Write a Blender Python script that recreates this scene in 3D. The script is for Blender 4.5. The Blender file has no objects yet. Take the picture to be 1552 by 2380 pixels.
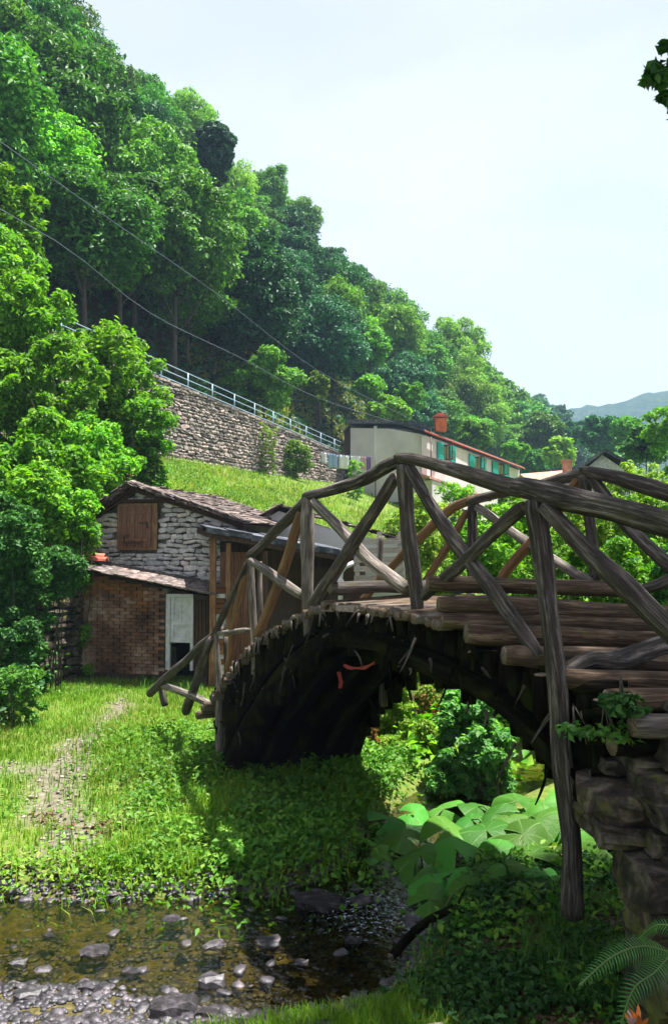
import bpy, math, random
import numpy as np
from mathutils import Vector, Matrix, noise, Euler

# ------------------------------------------------------------------ camera, light
SC = bpy.context.scene
COL = SC.collection
EYE = 2.75                     # camera height above the water, metres
FOC = 1785.0                   # focal length in units of a 1552 x 2380 picture
PITCH = math.atan(60.0 / FOC)
cam_d = bpy.data.cameras.new('camera')
cam = bpy.data.objects.new('camera', cam_d)
COL.objects.link(cam)
cam.location = (0, 0, EYE)
cam.rotation_euler = (math.pi / 2 + PITCH, 0, 0)
cam_d.sensor_fit = 'VERTICAL'
cam_d.sensor_height = 36.0
cam_d.lens = 36.0 * FOC / 2380.0
cam_d.clip_start = 0.05
cam_d.clip_end = 3000
SC.camera = cam

SUN_TO = Vector((0.26, 0.06, 0.95)).normalized()      # direction towards the sun
sun_d = bpy.data.lights.new('sun', 'SUN')
sun_d.energy = 5.0
sun_d.angle = math.radians(0.9)
sun_d.color = (1.0, 0.965, 0.90)
sun = bpy.data.objects.new('sun', sun_d)
COL.objects.link(sun)
sun.rotation_euler = SUN_TO.to_track_quat('Z', 'Y').to_euler()
sun.location = (20, -20, 60)

world = bpy.data.worlds.new('World')
SC.world = world
world.use_nodes = True
wn = world.node_tree.nodes
wl = world.node_tree.links
wn.clear()
w_out = wn.new('ShaderNodeOutputWorld')
w_bg = wn.new('ShaderNodeBackground')
w_sky = wn.new('ShaderNodeTexSky')
w_sky.sky_type = 'NISHITA'
w_sky.sun_disc = False
w_sky.sun_elevation = math.asin(SUN_TO.z)
w_sky.sun_rotation = math.atan2(SUN_TO.x, SUN_TO.y)
w_sky.altitude = 400
w_sky.air_density = 1.0
w_sky.dust_density = 1.6
w_tc = wn.new('ShaderNodeTexCoord')
w_map = wn.new('ShaderNodeMapping')
w_map.inputs['Scale'].default_value = (1.0, 1.0, 2.2)
w_map.inputs['Rotation'].default_value = (0.2, 0.5, 0.4)
w_n = wn.new('ShaderNodeTexNoise')
w_n.inputs['Scale'].default_value = 2.3
w_n.inputs['Detail'].default_value = 6
w_n.inputs['Roughness'].default_value = 0.5
w_r = wn.new('ShaderNodeMapRange')
w_r.inputs['From Min'].default_value = 0.38
w_r.inputs['From Max'].default_value = 0.66
w_r.inputs['To Min'].default_value = 0.78
w_r.inputs['To Max'].default_value = 0.97
w_mix = wn.new('ShaderNodeMix')
w_mix.data_type = 'RGBA'
SKYC = w_mix.inputs['B']
SKYC.default_value = (4.85, 5.05, 5.6, 1)               # thin bright overcast veil
w_n2 = wn.new('ShaderNodeTexNoise')
w_n2.inputs['Scale'].default_value = 3.1
w_n2.inputs['Detail'].default_value = 5
w_n2.inputs['Distortion'].default_value = .4
w_m2 = wn.new('ShaderNodeMapping')
w_m2.inputs['Scale'].default_value = (.6, 1.6, 2.4)
w_m2.inputs['Rotation'].default_value = (0.5, 0.35, 0.2)
w_r2 = wn.new('ShaderNodeMapRange')
w_r2.inputs['From Min'].default_value = .46
w_r2.inputs['From Max'].default_value = .58
w_mx2 = wn.new('ShaderNodeMix'); w_mx2.data_type = 'RGBA'
w_mx2.inputs['A'].default_value = (4.85, 5.05, 5.6, 1)
w_mx2.inputs['B'].default_value = (5.35, 5.5, 5.85, 1)
w_bg.inputs['Strength'].default_value = 0.05
wl.new(w_tc.outputs['Generated'], w_map.inputs['Vector'])
wl.new(w_map.outputs['Vector'], w_n.inputs['Vector'])
wl.new(w_n.outputs['Fac'], w_r.inputs['Value'])
wl.new(w_r.outputs['Result'], w_mix.inputs['Factor'])
wl.new(w_sky.outputs['Color'], w_mix.inputs['A'])
wl.new(w_tc.outputs['Generated'], w_m2.inputs['Vector'])
wl.new(w_m2.outputs['Vector'], w_n2.inputs['Vector'])
wl.new(w_n2.outputs['Fac'], w_r2.inputs['Value'])
wl.new(w_r2.outputs['Result'], w_mx2.inputs['Factor'])
wl.new(w_mx2.outputs['Result'], SKYC)
wl.new(w_mix.outputs['Result'], w_bg.inputs['Color'])
wl.new(w_bg.outputs['Background'], w_out.inputs['Surface'])

SC.view_settings.view_transform = 'Standard'
SC.view_settings.look = 'None'
SC.view_settings.exposure = 1.9
SC.view_settings.gamma = 1.0
SC.render.engine = 'CYCLES'
SC.cycles.max_bounces = 6
SC.cycles.transparent_max_bounces = 12
SC.cycles.caustics_reflective = False
SC.cycles.caustics_refractive = False

RNG = random.Random(7)
NR = np.random.default_rng(11)


def P(px, py, d):
    """a place in the valley seen at (px, py) of the 1552 x 2380 picture, d metres away along +Y"""
    cx, cy = (px - 776) / FOC, (1190 - py) / FOC
    c, s = math.cos(PITCH), math.sin(PITCH)
    y = c - s * cy
    z = s + c * cy
    return Vector((cx / y * d, d, EYE + z / y * d))


def project(p):
    c, s = math.cos(PITCH), math.sin(PITCH)
    x, y, z = p[0], p[1], p[2] - EYE
    f = y * c + z * s
    u = -y * s + z * c
    if f < 0.1:
        return (-9999, -9999)
    return (776 + FOC * x / f, 1190 - FOC * u / f)


# ------------------------------------------------------------------ object helpers
def thing(name, label, cat, loc=(0, 0, 0), group=None, rot=0.0):
    o = bpy.data.objects.new(name, None)
    COL.objects.link(o)
    o.location = loc
    o.rotation_euler = (0, 0, rot)
    o.empty_display_size = 0.2
    o['label'] = label
    o['category'] = cat
    if group:
        o['group'] = group
    return o


def tag(o, label=None, cat=None, group=None, kind=None):
    if label: o['label'] = label
    if cat: o['category'] = cat
    if group: o['group'] = group
    if kind: o['kind'] = kind
    return o


def world_origin(o):
    v = Vector((0, 0, 0))
    while o is not None:
        v = v + Vector(o.location)
        o = o.parent
    return v


def put(name, mesh, parent=None, mat=None, loc=None, rot=None, scale=None):
    """link a mesh object; loc is a world position, vertices are relative to it"""
    if mat is not None and not mesh.materials:
        mesh.materials.append(mat)
    o = bpy.data.objects.new(name, mesh)
    COL.objects.link(o)
    base = world_origin(parent) if parent is not None else Vector((0, 0, 0))
    if parent is not None:
        o.parent = parent
    o.location = (Vector(loc) if loc is not None else Vector((0, 0, 0))) - base
    if rot is not None:
        o.rotation_euler = rot
    if scale is not None:
        o.scale = scale
    if mat is not None and mesh.materials[0] is not mat:
        o.material_slots[0].link = 'OBJECT'
        o.material_slots[0].material = mat
    return o


def new_mesh(name, verts, faces, smooth=False):
    me = bpy.data.meshes.new(name)
    me.from_pydata([tuple(v) for v in verts], [], faces)
    if smooth:
        me.polygons.foreach_set('use_smooth', [True] * len(me.polygons))
    me.update()
    return me


def np_mesh(name, verts, faces, smooth=False):
    """verts (n,3) array, faces (m,k) array"""
    me = bpy.data.meshes.new(name)
    n, (m, k) = len(verts), faces.shape
    me.vertices.add(n)
    me.vertices.foreach_set('co', np.ascontiguousarray(verts, dtype=np.float32).ravel())
    me.loops.add(m * k)
    me.loops.foreach_set('vertex_index', np.ascontiguousarray(faces, dtype=np.int32).ravel())
    me.polygons.add(m)
    me.polygons.foreach_set('loop_start', np.arange(0, m * k, k, dtype=np.int32))
    me.polygons.foreach_set('loop_total', np.full(m, k, dtype=np.int32))
    if smooth:
        me.polygons.foreach_set('use_smooth', np.ones(m, dtype=bool))
    me.update(calc_edges=True)
    return me


class MB:
    """collects shapes into one mesh"""
    def __init__(self):
        self.v, self.f = [], []

    def add(self, vs, fs):
        b = len(self.v)
        self.v += [tuple(v) for v in vs]
        self.f += [tuple(i + b for i in f) for f in fs]

    def box(self, c, sx, sy, sz, rot=None):
        vs = []
        for dz in (-.5, .5):
            for dx, dy in ((-.5, -.5), (.5, -.5), (.5, .5), (-.5, .5)):
                q = Vector((dx * sx, dy * sy, dz * sz))
                if rot is not None: q = rot @ q
                vs.append(q + Vector(c))
        self.add(vs, [(3, 2, 1, 0), (4, 5, 6, 7), (0, 1, 5, 4), (1, 2, 6, 5), (2, 3, 7, 6), (3, 0, 4, 7)])

    def prism(self, pts, off):
        """polygon pts (list of Vector) extruded by vector off"""
        n = len(pts)
        off = Vector(off)
        vs = [Vector(p) for p in pts] + [Vector(p) + off for p in pts]
        fs = [tuple(range(n)), tuple(range(2 * n - 1, n - 1, -1))]
        for i in range(n):
            j = (i + 1) % n
            fs.append((i, i + n, j + n, j))
        self.add(vs, fs)

    def mesh(self, name, smooth=False):
        me = new_mesh(name, self.v, self.f, smooth)
        import bmesh
        bm = bmesh.new(); bm.from_mesh(me)
        bmesh.ops.recalc_face_normals(bm, faces=bm.faces)
        bm.to_mesh(me); bm.free()
        return me


def prism_part(name, pts, off, parent, mat):
    m = MB(); m.prism(pts, off)
    c = sum((Vector(p) for p in pts), Vector()) / len(pts)
    me = m.mesh(name)
    me.transform(Matrix.Translation(-c))
    return put(name, me, parent, mat, c)


def tube_data(pts, rads, seg=8):
    pts = [Vector(p) for p in pts]
    vs, fs = [], []
    up = Vector((0.13, 0.21, 1)).normalized()
    t0 = (pts[1] - pts[0]).normalized()
    a = t0.cross(up)
    if a.length < .1: a = t0.cross(Vector((1, 0, 0)))
    a.normalize()
    for i, p in enumerate(pts):
        t = (pts[min(i + 1, len(pts) - 1)] - pts[max(i - 1, 0)]).normalized()
        a = (a - t * a.dot(t)).normalized()
        b = t.cross(a)
        r = rads[i] if hasattr(rads, '__len__') else rads
        for k in range(seg):
            th = 2 * math.pi * k / seg
            vs.append(p + a * (r * math.cos(th)) + b * (r * math.sin(th)))
    for i in range(len(pts) - 1):
        for k in range(seg):
            k2 = (k + 1) % seg
            fs.append((i * seg + k, i * seg + k2, (i + 1) * seg + k2, (i + 1) * seg + k))
    fs.append(tuple(range(seg - 1, -1, -1)))
    n = (len(pts) - 1) * seg
    fs.append(tuple(range(n, n + seg)))
    return vs, fs


def tube(name, pts, rads, parent, mat, seg=8):
    vs, fs = tube_data(pts, rads, seg)
    c = Vector(pts[0])
    me = new_mesh(name, [v - c for v in vs], fs, True)
    return put(name, me, parent, mat, c)


def smooth_path(pts, rads, step):
    pts = [Vector(p) for p in pts]
    out, rr = [], []
    n = len(pts)
    for i in range(n - 1):
        p0 = pts[i - 1] if i > 0 else pts[0] * 2 - pts[1]
        p3 = pts[i + 2] if i + 2 < n else pts[-1] * 2 - pts[-2]
        p1, p2 = pts[i], pts[i + 1]
        m = max(2, int((p2 - p1).length / step))
        for k in range(m):
            t = k / m
            q = 0.5 * ((2 * p1) + (p2 - p0) * t + (2 * p0 - 5 * p1 + 4 * p2 - p3) * t * t + (3 * p1 - p0 - 3 * p2 + p3) * t ** 3)
            out.append(q); rr.append(rads[i] * (1 - t) + rads[i + 1] * t)
    out.append(pts[-1]); rr.append(rads[-1])
    return out, rr


LOG_SEED = [0]


def log_part(name, pts, rads, parent, mat, seg=14, step=0.06, rough=0.15, wob=0.012):
    """a rough barked pole through pts with its own grain coordinate"""
    LOG_SEED[0] += 1
    sd = LOG_SEED[0] * 7.31
    if not hasattr(rads, '__len__'): rads = [rads] * len(pts)
    path, rr = smooth_path(pts, rads, step)
    vs, fs, lc = [], [], []
    t0 = (path[1] - path[0]).normalized()
    a = t0.cross(Vector((0.3, 0.2, 1)).normalized())
    if a.length < .15: a = t0.cross(Vector((1, 0, 0)))
    a.normalize()
    L = 0.0
    n = len(path)
    for i, p in enumerate(path):
        if i: L += (p - path[i - 1]).length
        t = (path[min(i + 1, n - 1)] - path[max(i - 1, 0)]).normalized()
        a = (a - t * a.dot(t)).normalized()
        b = t.cross(a)
        w = Vector((noise.noise(Vector((L * 1.6, sd, 0))), noise.noise(Vector((L * 1.6, sd, 9))), noise.noise(Vector((L * 1.6, sd, 21))))) * (wob * 2.2)
        q = p + (w if 0 < i < n - 1 else w * .4)
        r = rr[i] * (1 + 0.16 * noise.noise(Vector((L * 2.4, sd * 1.3, 3))))
        knot = max(0, noise.noise(Vector((L * 4.1, sd * 2.1, 5))) - .42) * .9
        for k in range(seg):
            th = 2 * math.pi * k / seg
            cx, sx = math.cos(th), math.sin(th)
            g = noise.noise(Vector((cx * 2.6, sx * 2.6, L * 1.1 + sd))) * rough
            g += noise.noise(Vector((cx * 6, sx * 6, L * 3.0 + sd))) * rough * .7
            g += knot * max(0, math.cos(th - sd))
            rad = r * (1 + g)
            if i in (0, n - 1): rad *= .86
            vs.append(q + a * (rad * cx) + b * (rad * sx))
            lc.append((r * cx + sd, r * sx, L))
    for i in range(n - 1):
        for k in range(seg):
            k2 = (k + 1) % seg
            fs.append((i * seg + k, i * seg + k2, (i + 1) * seg + k2, (i + 1) * seg + k))
    nside = len(fs)
    for e in (0, n - 1):
        ct = sum((vs[e * seg + k] for k in range(seg)), Vector()) / seg
        vs.append(ct); lc.append((sd, 0, L if e else 0))
        ci = len(vs) - 1
        for k in range(seg):
            k2 = (k + 1) % seg
            fs.append((e * seg + k, e * seg + k2, ci) if e else (e * seg + k2, e * seg + k, ci))
    c = Vector(pts[0])
    me = new_mesh(name, [v - c for v in vs], fs, True)
    me.materials.append(mat); me.materials.append(M['cut_end'])
    me.polygons.foreach_set('material_index', [0] * nside + [1] * (len(fs) - nside))
    at = me.attributes.new('lc', 'FLOAT_VECTOR', 'POINT')
    at.data.foreach_set('vector', [x for q in lc for x in q])
    return put(name, me, parent, mat, c)


# ------------------------------------------------------------------ materials
def nmat(name, rough=0.8, spec=0.3):
    m = bpy.data.materials.new(name)
    m.use_nodes = True
    nt = m.node_tree
    b = nt.nodes['Principled BSDF']
    b.inputs['Roughness'].default_value = rough
    b.inputs['Specular IOR Level'].default_value = spec
    return m, nt, b


def coords(nt, kind='Object', attr=None, scale=(1, 1, 1)):
    if attr:
        a = nt.nodes.new('ShaderNodeAttribute'); a.attribute_name = attr
        src = a.outputs['Vector']
    else:
        t = nt.nodes.new('ShaderNodeTexCoord')
        src = t.outputs[kind]
    mp = nt.nodes.new('ShaderNodeMapping')
    mp.inputs['Scale'].default_value = scale
    nt.links.new(src, mp.inputs['Vector'])
    return mp.outputs['Vector']


def world_coords(nt, scale=(1, 1, 1)):
    g = nt.nodes.new('ShaderNodeNewGeometry')
    mp = nt.nodes.new('ShaderNodeMapping')
    mp.inputs['Scale'].default_value = scale
    nt.links.new(g.outputs['Position'], mp.inputs['Vector'])
    return mp.outputs['Vector']


def nz(nt, vec, scale, detail=4, rough=.55):
    n = nt.nodes.new('ShaderNodeTexNoise')
    n.inputs['Scale'].default_value = scale
    n.inputs['Detail'].default_value = detail
    n.inputs['Roughness'].default_value = rough
    nt.links.new(vec, n.inputs['Vector'])
    return n.outputs['Fac']


def ramp(nt, fac, stops):
    r = nt.nodes.new('ShaderNodeValToRGB')
    el = r.color_ramp.elements
    while len(el) > 1: el.remove(el[-1])
    el[0].position = stops[0][0]; el[0].color = (*stops[0][1], 1)
    for p, c in stops[1:]:
        e = el.new(p); e.color = (*c, 1)
    nt.links.new(fac, r.inputs['Fac'])
    return r.outputs['Color']


def mix(nt, fac, a, b, mode='MIX'):
    m = nt.nodes.new('ShaderNodeMix'); m.data_type = 'RGBA'; m.blend_type = mode
    if isinstance(fac, (int, float)): m.inputs['Factor'].default_value = fac
    else: nt.links.new(fac, m.inputs['Factor'])
    for s, v in (('A', a), ('B', b)):
        if isinstance(v, tuple): m.inputs[s].default_value = (*v, 1)
        else: nt.links.new(v, m.inputs[s])
    return m.outputs['Result']


def mrange(nt, v, a, b, c=0.0, d=1.0):
    m = nt.nodes.new('ShaderNodeMapRange')
    nt.links.new(v, m.inputs['Value'])
    m.inputs['From Min'].default_value = a; m.inputs['From Max'].default_value = b
    m.inputs['To Min'].default_value = c; m.inputs['To Max'].default_value = d
    return m.outputs['Result']


def bump(nt, bsdf, h, strength=.5, dist=.02):
    b = nt.nodes.new('ShaderNodeBump')
    b.inputs['Strength'].default_value = strength
    b.inputs['Distance'].default_value = dist
    nt.links.new(h, b.inputs['Height'])
    nt.links.new(b.outputs['Normal'], bsdf.inputs['Normal'])


def island(nt):
    g = nt.nodes.new('ShaderNodeNewGeometry')
    return g.outputs['Random Per Island']


def objrand(nt):
    g = nt.nodes.new('ShaderNodeObjectInfo')
    return g.outputs['Random']


def leaf_material(name, cols, trans=.35, tree_var=0.0, rough=.55, gloss=.22):
    """cols: 3 greens; each leaf picks one, each plant shifts a little"""
    m, nt, b = nmat(name, rough, gloss)
    c = ramp(nt, island(nt), [(0, cols[0]), (.5, cols[1]), (1, cols[2])])
    v = world_coords(nt)
    big = nz(nt, v, 0.55, 2)
    hs = nt.nodes.new('ShaderNodeHueSaturation')
    nt.links.new(c, hs.inputs['Color'])
    nt.links.new(mrange(nt, big, .3, .7, .75, 1.25), hs.inputs['Value'])
    if tree_var > 0:
        nt.links.new(mrange(nt, objrand(nt), 0, 1, .5 - tree_var * .03, .5 + tree_var * .010), hs.inputs['Hue'])
        h2 = nt.nodes.new('ShaderNodeHueSaturation')
        nt.links.new(hs.outputs['Color'], h2.inputs['Color'])
        r2 = nt.nodes.new('ShaderNodeMath'); r2.operation = 'FRACT'
        r1 = nt.nodes.new('ShaderNodeMath'); r1.operation = 'MULTIPLY'; r1.inputs[1].default_value = 7.77
        nt.links.new(objrand(nt), r1.inputs[0]); nt.links.new(r1.outputs[0], r2.inputs[0])
        nt.links.new(mrange(nt, r2.outputs[0], 0, 1, 1 - .4 * tree_var, 1 + .45 * tree_var), h2.inputs['Value'])
        col = h2.outputs['Color']
    else:
        col = hs.outputs['Color']
    nt.links.new(col, b.inputs['Base Color'])
    tr = nt.nodes.new('ShaderNodeBsdfTranslucent')
    tcol = mix(nt, 1.0, col, (1.08, 1.18, .42), 'MULTIPLY')
    nt.links.new(tcol, tr.inputs['Color'])
    ms = nt.nodes.new('ShaderNodeMixShader')
    ms.inputs[0].default_value = trans
    nt.links.new(b.outputs[0], ms.inputs[1]); nt.links.new(tr.outputs[0], ms.inputs[2])
    nt.links.new(ms.outputs[0], nt.nodes['Material Output'].inputs['Surface'])
    return m


def wood_material(name, dark, mid, light, moss=0.0, attr='lc', scale=(1, 1, .07), mosscol=(.07, .075, .015), bstr=.8):
    m, nt, b = nmat(name, .9, .03 if mid[0] < .02 else .15)
    v = coords(nt, attr=attr, scale=scale) if attr else coords(nt, 'Object', scale=scale)
    f = nz(nt, v, 42, 6, .68)
    col = ramp(nt, f, [(.32, dark), (.5, mid), (.72, light)])
    v2 = coords(nt, attr=attr, scale=(1, 1, .5)) if attr else coords(nt, 'Object', scale=(1, 1, 1))
    patch = nz(nt, v2, 6, 4)
    col = mix(nt, mrange(nt, patch, .35, .7), col, mix(nt, .5, col, dark), 'MIX')
    crack = nz(nt, v, 120, 3, .5)
    col = mix(nt, mrange(nt, crack, .56, .66, 0, .85), col, dark)
    if moss > 0:
        mf = nz(nt, v2, 9, 6, .7)
        col = mix(nt, mrange(nt, mf, .62 - moss * .35, .72 - moss * .25), col, mosscol)
    hv = mix(nt, mrange(nt, objrand(nt), 0, 1, 0, .0 if mid[0] < .02 else .3), col, (.085, .07, .06))
    nt.links.new(hv, b.inputs['Base Color'])
    bump(nt, b, f, bstr, .012)
    return m


def stone_material(name, c1, c2, c3, moss=0.0, sc=3.0, objvar=.5, bstr=.6, bd=.02, island_var=False):
    m, nt, b = nmat(name, .38 if name.startswith('stream') else .9, .45 if name.startswith('stream') else .2)
    v = world_coords(nt)
    f = nz(nt, v, sc * 3, 7, .65)
    col = ramp(nt, f, [(.3, c1), (.5, c2), (.7, c3)])
    rnd = island(nt) if island_var else objrand(nt)
    hs = nt.nodes.new('ShaderNodeHueSaturation')
    nt.links.new(col, hs.inputs['Color'])
    nt.links.new(mrange(nt, rnd, 0, 1, 1 - objvar, 1 + objvar), hs.inputs['Value'])
    tint = mix(nt, mrange(nt, rnd, .55, .95, 0, .22), hs.outputs['Color'], mix(nt, 1, hs.outputs['Color'], (1.25, .85, .7), 'MULTIPLY'))
    col = tint
    if moss > 0:
        mf = nz(nt, v, sc * 1.6, 6, .7)
        col = mix(nt, mrange(nt, mf, .66 - moss * .3, .74 - moss * .25), col, (.075, .08, .018))
    nt.links.new(col, b.inputs['Base Color'])
    bump(nt, b, f, bstr, bd)
    return m


def plain(name, col, rough=.7, spec=.3, var=.12, sc=8, metal=0.0):
    m, nt, b = nmat(name, rough, spec)
    v = world_coords(nt)
    f = nz(nt, v, sc, 5)
    d = tuple(c * (1 - var * 2) for c in col); l = tuple(min(1, c * (1 + var)) for c in col)
    nt.links.new(ramp(nt, f, [(.3, d), (.7, l)]), b.inputs['Base Color'])
    b.inputs['Metallic'].default_value = metal
    return m


M = {}
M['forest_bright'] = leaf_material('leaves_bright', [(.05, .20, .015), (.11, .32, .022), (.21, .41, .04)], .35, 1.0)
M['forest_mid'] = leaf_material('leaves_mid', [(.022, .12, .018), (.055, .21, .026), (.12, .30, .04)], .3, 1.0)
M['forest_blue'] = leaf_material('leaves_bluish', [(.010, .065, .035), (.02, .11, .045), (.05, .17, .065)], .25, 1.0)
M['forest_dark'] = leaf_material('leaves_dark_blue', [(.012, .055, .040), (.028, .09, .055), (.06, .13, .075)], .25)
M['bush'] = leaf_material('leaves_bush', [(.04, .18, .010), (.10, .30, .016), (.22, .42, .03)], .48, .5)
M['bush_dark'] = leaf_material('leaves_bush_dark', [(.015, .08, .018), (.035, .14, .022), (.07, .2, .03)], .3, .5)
M['elder'] = leaf_material('leaves_elder', [(.05, .19, .05), (.11, .29, .08), (.2, .4, .13)], .55, .3)
M['weed'] = leaf_material('leaves_weed', [(.08, .2, .015), (.14, .27, .02), (.22, .30, .04)], .4, .5)
M['grass'] = leaf_material('grass_blades', [(.08, .2, .012), (.15, .30, .018), (.24, .34, .035)], .4)
M['grass_dry'] = leaf_material('grass_dry', [(.16, .2, .03), (.24, .27, .05), (.33, .3, .09)], .4)
M['herb'] = leaf_material('herb_leaves', [(.035, .13, .015), (.07, .2, .02), (.12, .26, .03)], .35)
M['bank_leaf'] = leaf_material('bank_leaves', [(.05, .17, .015), (.10, .25, .02), (.17, .3, .04)], .4)
M['herb_dark'] = leaf_material('herb_leaves_dark', [(.012, .055, .012), (.025, .09, .015), (.05, .13, .02)], .3)
M['litter'] = leaf_material('leaf_litter', [(.05, .03, .015), (.1, .06, .03), (.16, .1, .05)], .1)
M['butterbur'] = leaf_material('butterbur_leaf', [(.035, .17, .02), (.055, .215, .028), (.085, .26, .035)], .4, 1.0)
M['fern'] = leaf_material('fern_leaf', [(.02, .085, .015), (.035, .12, .02), (.05, .15, .025)], .25)
M['red_leaf'] = leaf_material('reddish_leaf', [(.18, .05, .02), (.26, .1, .03), (.3, .18, .04)], .3)
M['stem'] = plain('plant_stem', (.07, .12, .03))
M['bark'] = wood_material('tree_bark', (.03, .025, .02), (.07, .06, .048), (.16, .14, .12), attr=None, scale=(1, 1, .2))
M['cut_end'] = plain('weathered_cut_end', (.13, .10, .075), .85, .2, .35, 60)
M['log'] = wood_material('weathered_log', (.008, .007, .007), (.048, .041, .037), (.29, .255, .235), bstr=1.0, moss=.12, mosscol=(.05, .052, .02))
M['log_grey'] = wood_material('pale_weathered_log', (.03, .026, .023), (.16, .138, .12), (.44, .39, .34), bstr=1.0)
M['log_tan'] = wood_material('tan_log', (.08, .04, .016), (.2, .11, .05), (.36, .22, .11))
M['log_moss_shaded'] = wood_material('shaded_mossy_log', (.0015, .0013, .001), (.004, .0035, .0025), (.02, .017, .012), moss=.4, mosscol=(.014, .016, .003))  # mossy, with the shade under the bridge put into the near-black colour
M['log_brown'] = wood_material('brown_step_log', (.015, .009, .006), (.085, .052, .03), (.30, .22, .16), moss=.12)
M['dark_plank'] = wood_material('shaded_damp_soffit_board', (.001, .001, .0008), (.0022, .002, .0016), (.007, .006, .0045), moss=.15, mosscol=(.01, .012, .003), attr=None, scale=(.15, 1, 1))  # near black: shade of the arch underside is painted into the board colour
M['deck_pale'] = wood_material('pale_deck_board', (.2, .15, .13), (.4, .31, .28), (.58, .47, .43), attr=None, scale=(.1, 1, 1))
M['barn_stone'] = stone_material('grey_rubble_stone', (.26, .24, .245), (.45, .43, .43), (.62, .60, .58), sc=4, objvar=.28)
M['wall_stone'] = stone_material('retaining_wall_stone', (.07, .056, .055), (.20, .165, .155), (.42, .37, .35), sc=2, objvar=.6)
M['wall_stone_joined'] = stone_material('retaining_wall_stone_far', (.07, .056, .055), (.20, .165, .155), (.42, .37, .35), sc=2, objvar=.6, island_var=True)
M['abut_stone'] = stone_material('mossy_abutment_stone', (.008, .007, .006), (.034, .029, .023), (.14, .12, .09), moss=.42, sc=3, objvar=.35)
M['slate'] = stone_material('roof_slate', (.035, .028, .025), (.10, .08, .074), (.26, .215, .20), moss=.12, sc=3, objvar=.4)
M['slate_dark'] = stone_material('dark_slate', (.025, .027, .033), (.06, .065, .08), (.18, .2, .24), sc=3, objvar=.5)
M['barn_mortar'] = stone_material('barn_mortar', (.09, .085, .08), (.17, .16, .15), (.26, .25, .24), sc=6, objvar=0)
M['rock_dark'] = stone_material('wet_shaded_black_rock', (.008, .007, .008), (.025, .022, .025), (.09, .08, .09), sc=5, objvar=.3)  # dark wet stone; the big bottom rock's shadow is put into this colour too
M['mortar'] = stone_material('mortar', (.03, .026, .024), (.07, .062, .057), (.12, .11, .1), sc=6, objvar=0)
M['dark_earth'] = stone_material('dark_joint', (.012, .01, .008), (.03, .025, .02), (.05, .042, .035), sc=6, objvar=0)
M['brick'] = stone_material('old_brown_brick', (.035, .017, .013), (.14, .072, .052), (.40, .29, .25), sc=.55, objvar=.14, bstr=.4)
M['brick_joint'] = plain('brown_brick_joint', (.06, .038, .03))
M['brick_orange'] = stone_material('orange_brown_brick', (.06, .028, .014), (.16, .07, .03), (.30, .15, .07), sc=.6, objvar=.14, bstr=.4)
M['pebble'] = stone_material('stream_pebble', (.014, .012, .014), (.042, .038, .045), (.125, .115, .135), sc=5, objvar=.5, island_var=True)
M['rock'] = stone_material('stream_rock', (.012, .010, .012), (.038, .034, .040), (.10, .09, .107), sc=5, objvar=.5)
M['gravel'] = stone_material('path_gravel', (.09, .075, .06), (.19, .16, .14), (.34, .3, .27), sc=5, objvar=.4, island_var=True)
M['crag'] = stone_material('crag_rock', (.03, .035, .045), (.07, .075, .09), (.14, .14, .16), sc=.4, objvar=0, bd=.3)
M['plank_red'] = wood_material('red_brown_planks', (.09, .04, .025), (.22, .105, .065), (.36, .2, .13), attr=None, scale=(1, 1, .05))
M['plank_frame'] = wood_material('tan_frame_wood', (.1, .055, .03), (.26, .15, .08), (.42, .27, .16), attr=None, scale=(1, 1, .05))
M['post_orange'] = wood_material('orange_post_wood', (.08, .035, .018), (.22, .11, .055), (.4, .23, .13), attr=None, scale=(1, 1, .05))
M['plank_dark'] = wood_material('dark_shed_planks', (.02, .012, .008), (.06, .033, .02), (.12, .07, .045), attr=None, scale=(1, 1, .05))
M['door_paint'] = plain('faded_white_door_paint', (.46, .45, .5), .6, .3, .15, 10)
M['pallet'] = wood_material('pale_pallet_wood', (.25, .2, .18), (.45, .38, .35), (.62, .55, .5), attr=None, scale=(.1, 1, 1))
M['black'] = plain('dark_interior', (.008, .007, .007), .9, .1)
M['iron'] = plain('rusty_iron', (.05, .03, .025), .7, .4)
M['terracotta'] = plain('terracotta', (.48, .13, .09), .8, .2, .2, 6)
M['terracotta_pale'] = plain('faded_terracotta', (.5, .24, .18), .8, .2, .2, 3)
M['chimney'] = plain('chimney_brick', (.5, .13, .05), .8, .2, .15, 3)
M['plaster'] = plain('grey_plaster', (.60, .56, .58), .9, .2, .10, .6)
M['plaster_white'] = plain('pale_plaster', (.58, .53, .54), .9, .2, .10, .6)
M['teal'] = plain('teal_shutter_paint', (.008, .33, .30), .6, .3, .1)
M['glass'] = plain('dark_window_glass', (.02, .015, .018), .15, .6, .1)
M['rail_metal'] = plain('pale_blue_railing_metal', (.24, .36, .45), .5, .5, .08, 2)
M['pipe'] = plain('grey_white_pipe', (.5, .48, .5), .5, .4, .08)
M['cable'] = plain('cable_sheath', (.10, .12, .17), .7, .3, .1)
M['white_cloth'] = plain('white_cloth', (.75, .76, .8), .9, .1, .05)
M['blue_cloth'] = plain('light_blue_cloth', (.3, .42, .62), .9, .1, .05)
M['purple_cloth'] = plain('purple_cloth', (.22, .12, .32), .9, .1, .05)
M['pink_cloth'] = plain('pink_cloth', (.55, .33, .36), .9, .1, .05)
M['red_plastic'] = plain('red_ribbon', (.26, .003, .008), .5, .5, .1, 20)
M['orange_petal'] = plain('orange_petal', (.75, .2, .03), .6, .3, .2, 30)
# ------------------------------------------------------------------ terrain
AX = np.array([.435, .900])       # along the valley
BX = np.array([-.900, .435])      # towards the wooded hillside
ROAD_P = 23.9


def sp(x, y):
    return AX[0] * x + AX[1] * y, BX[0] * x + BX[1] * y


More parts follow.
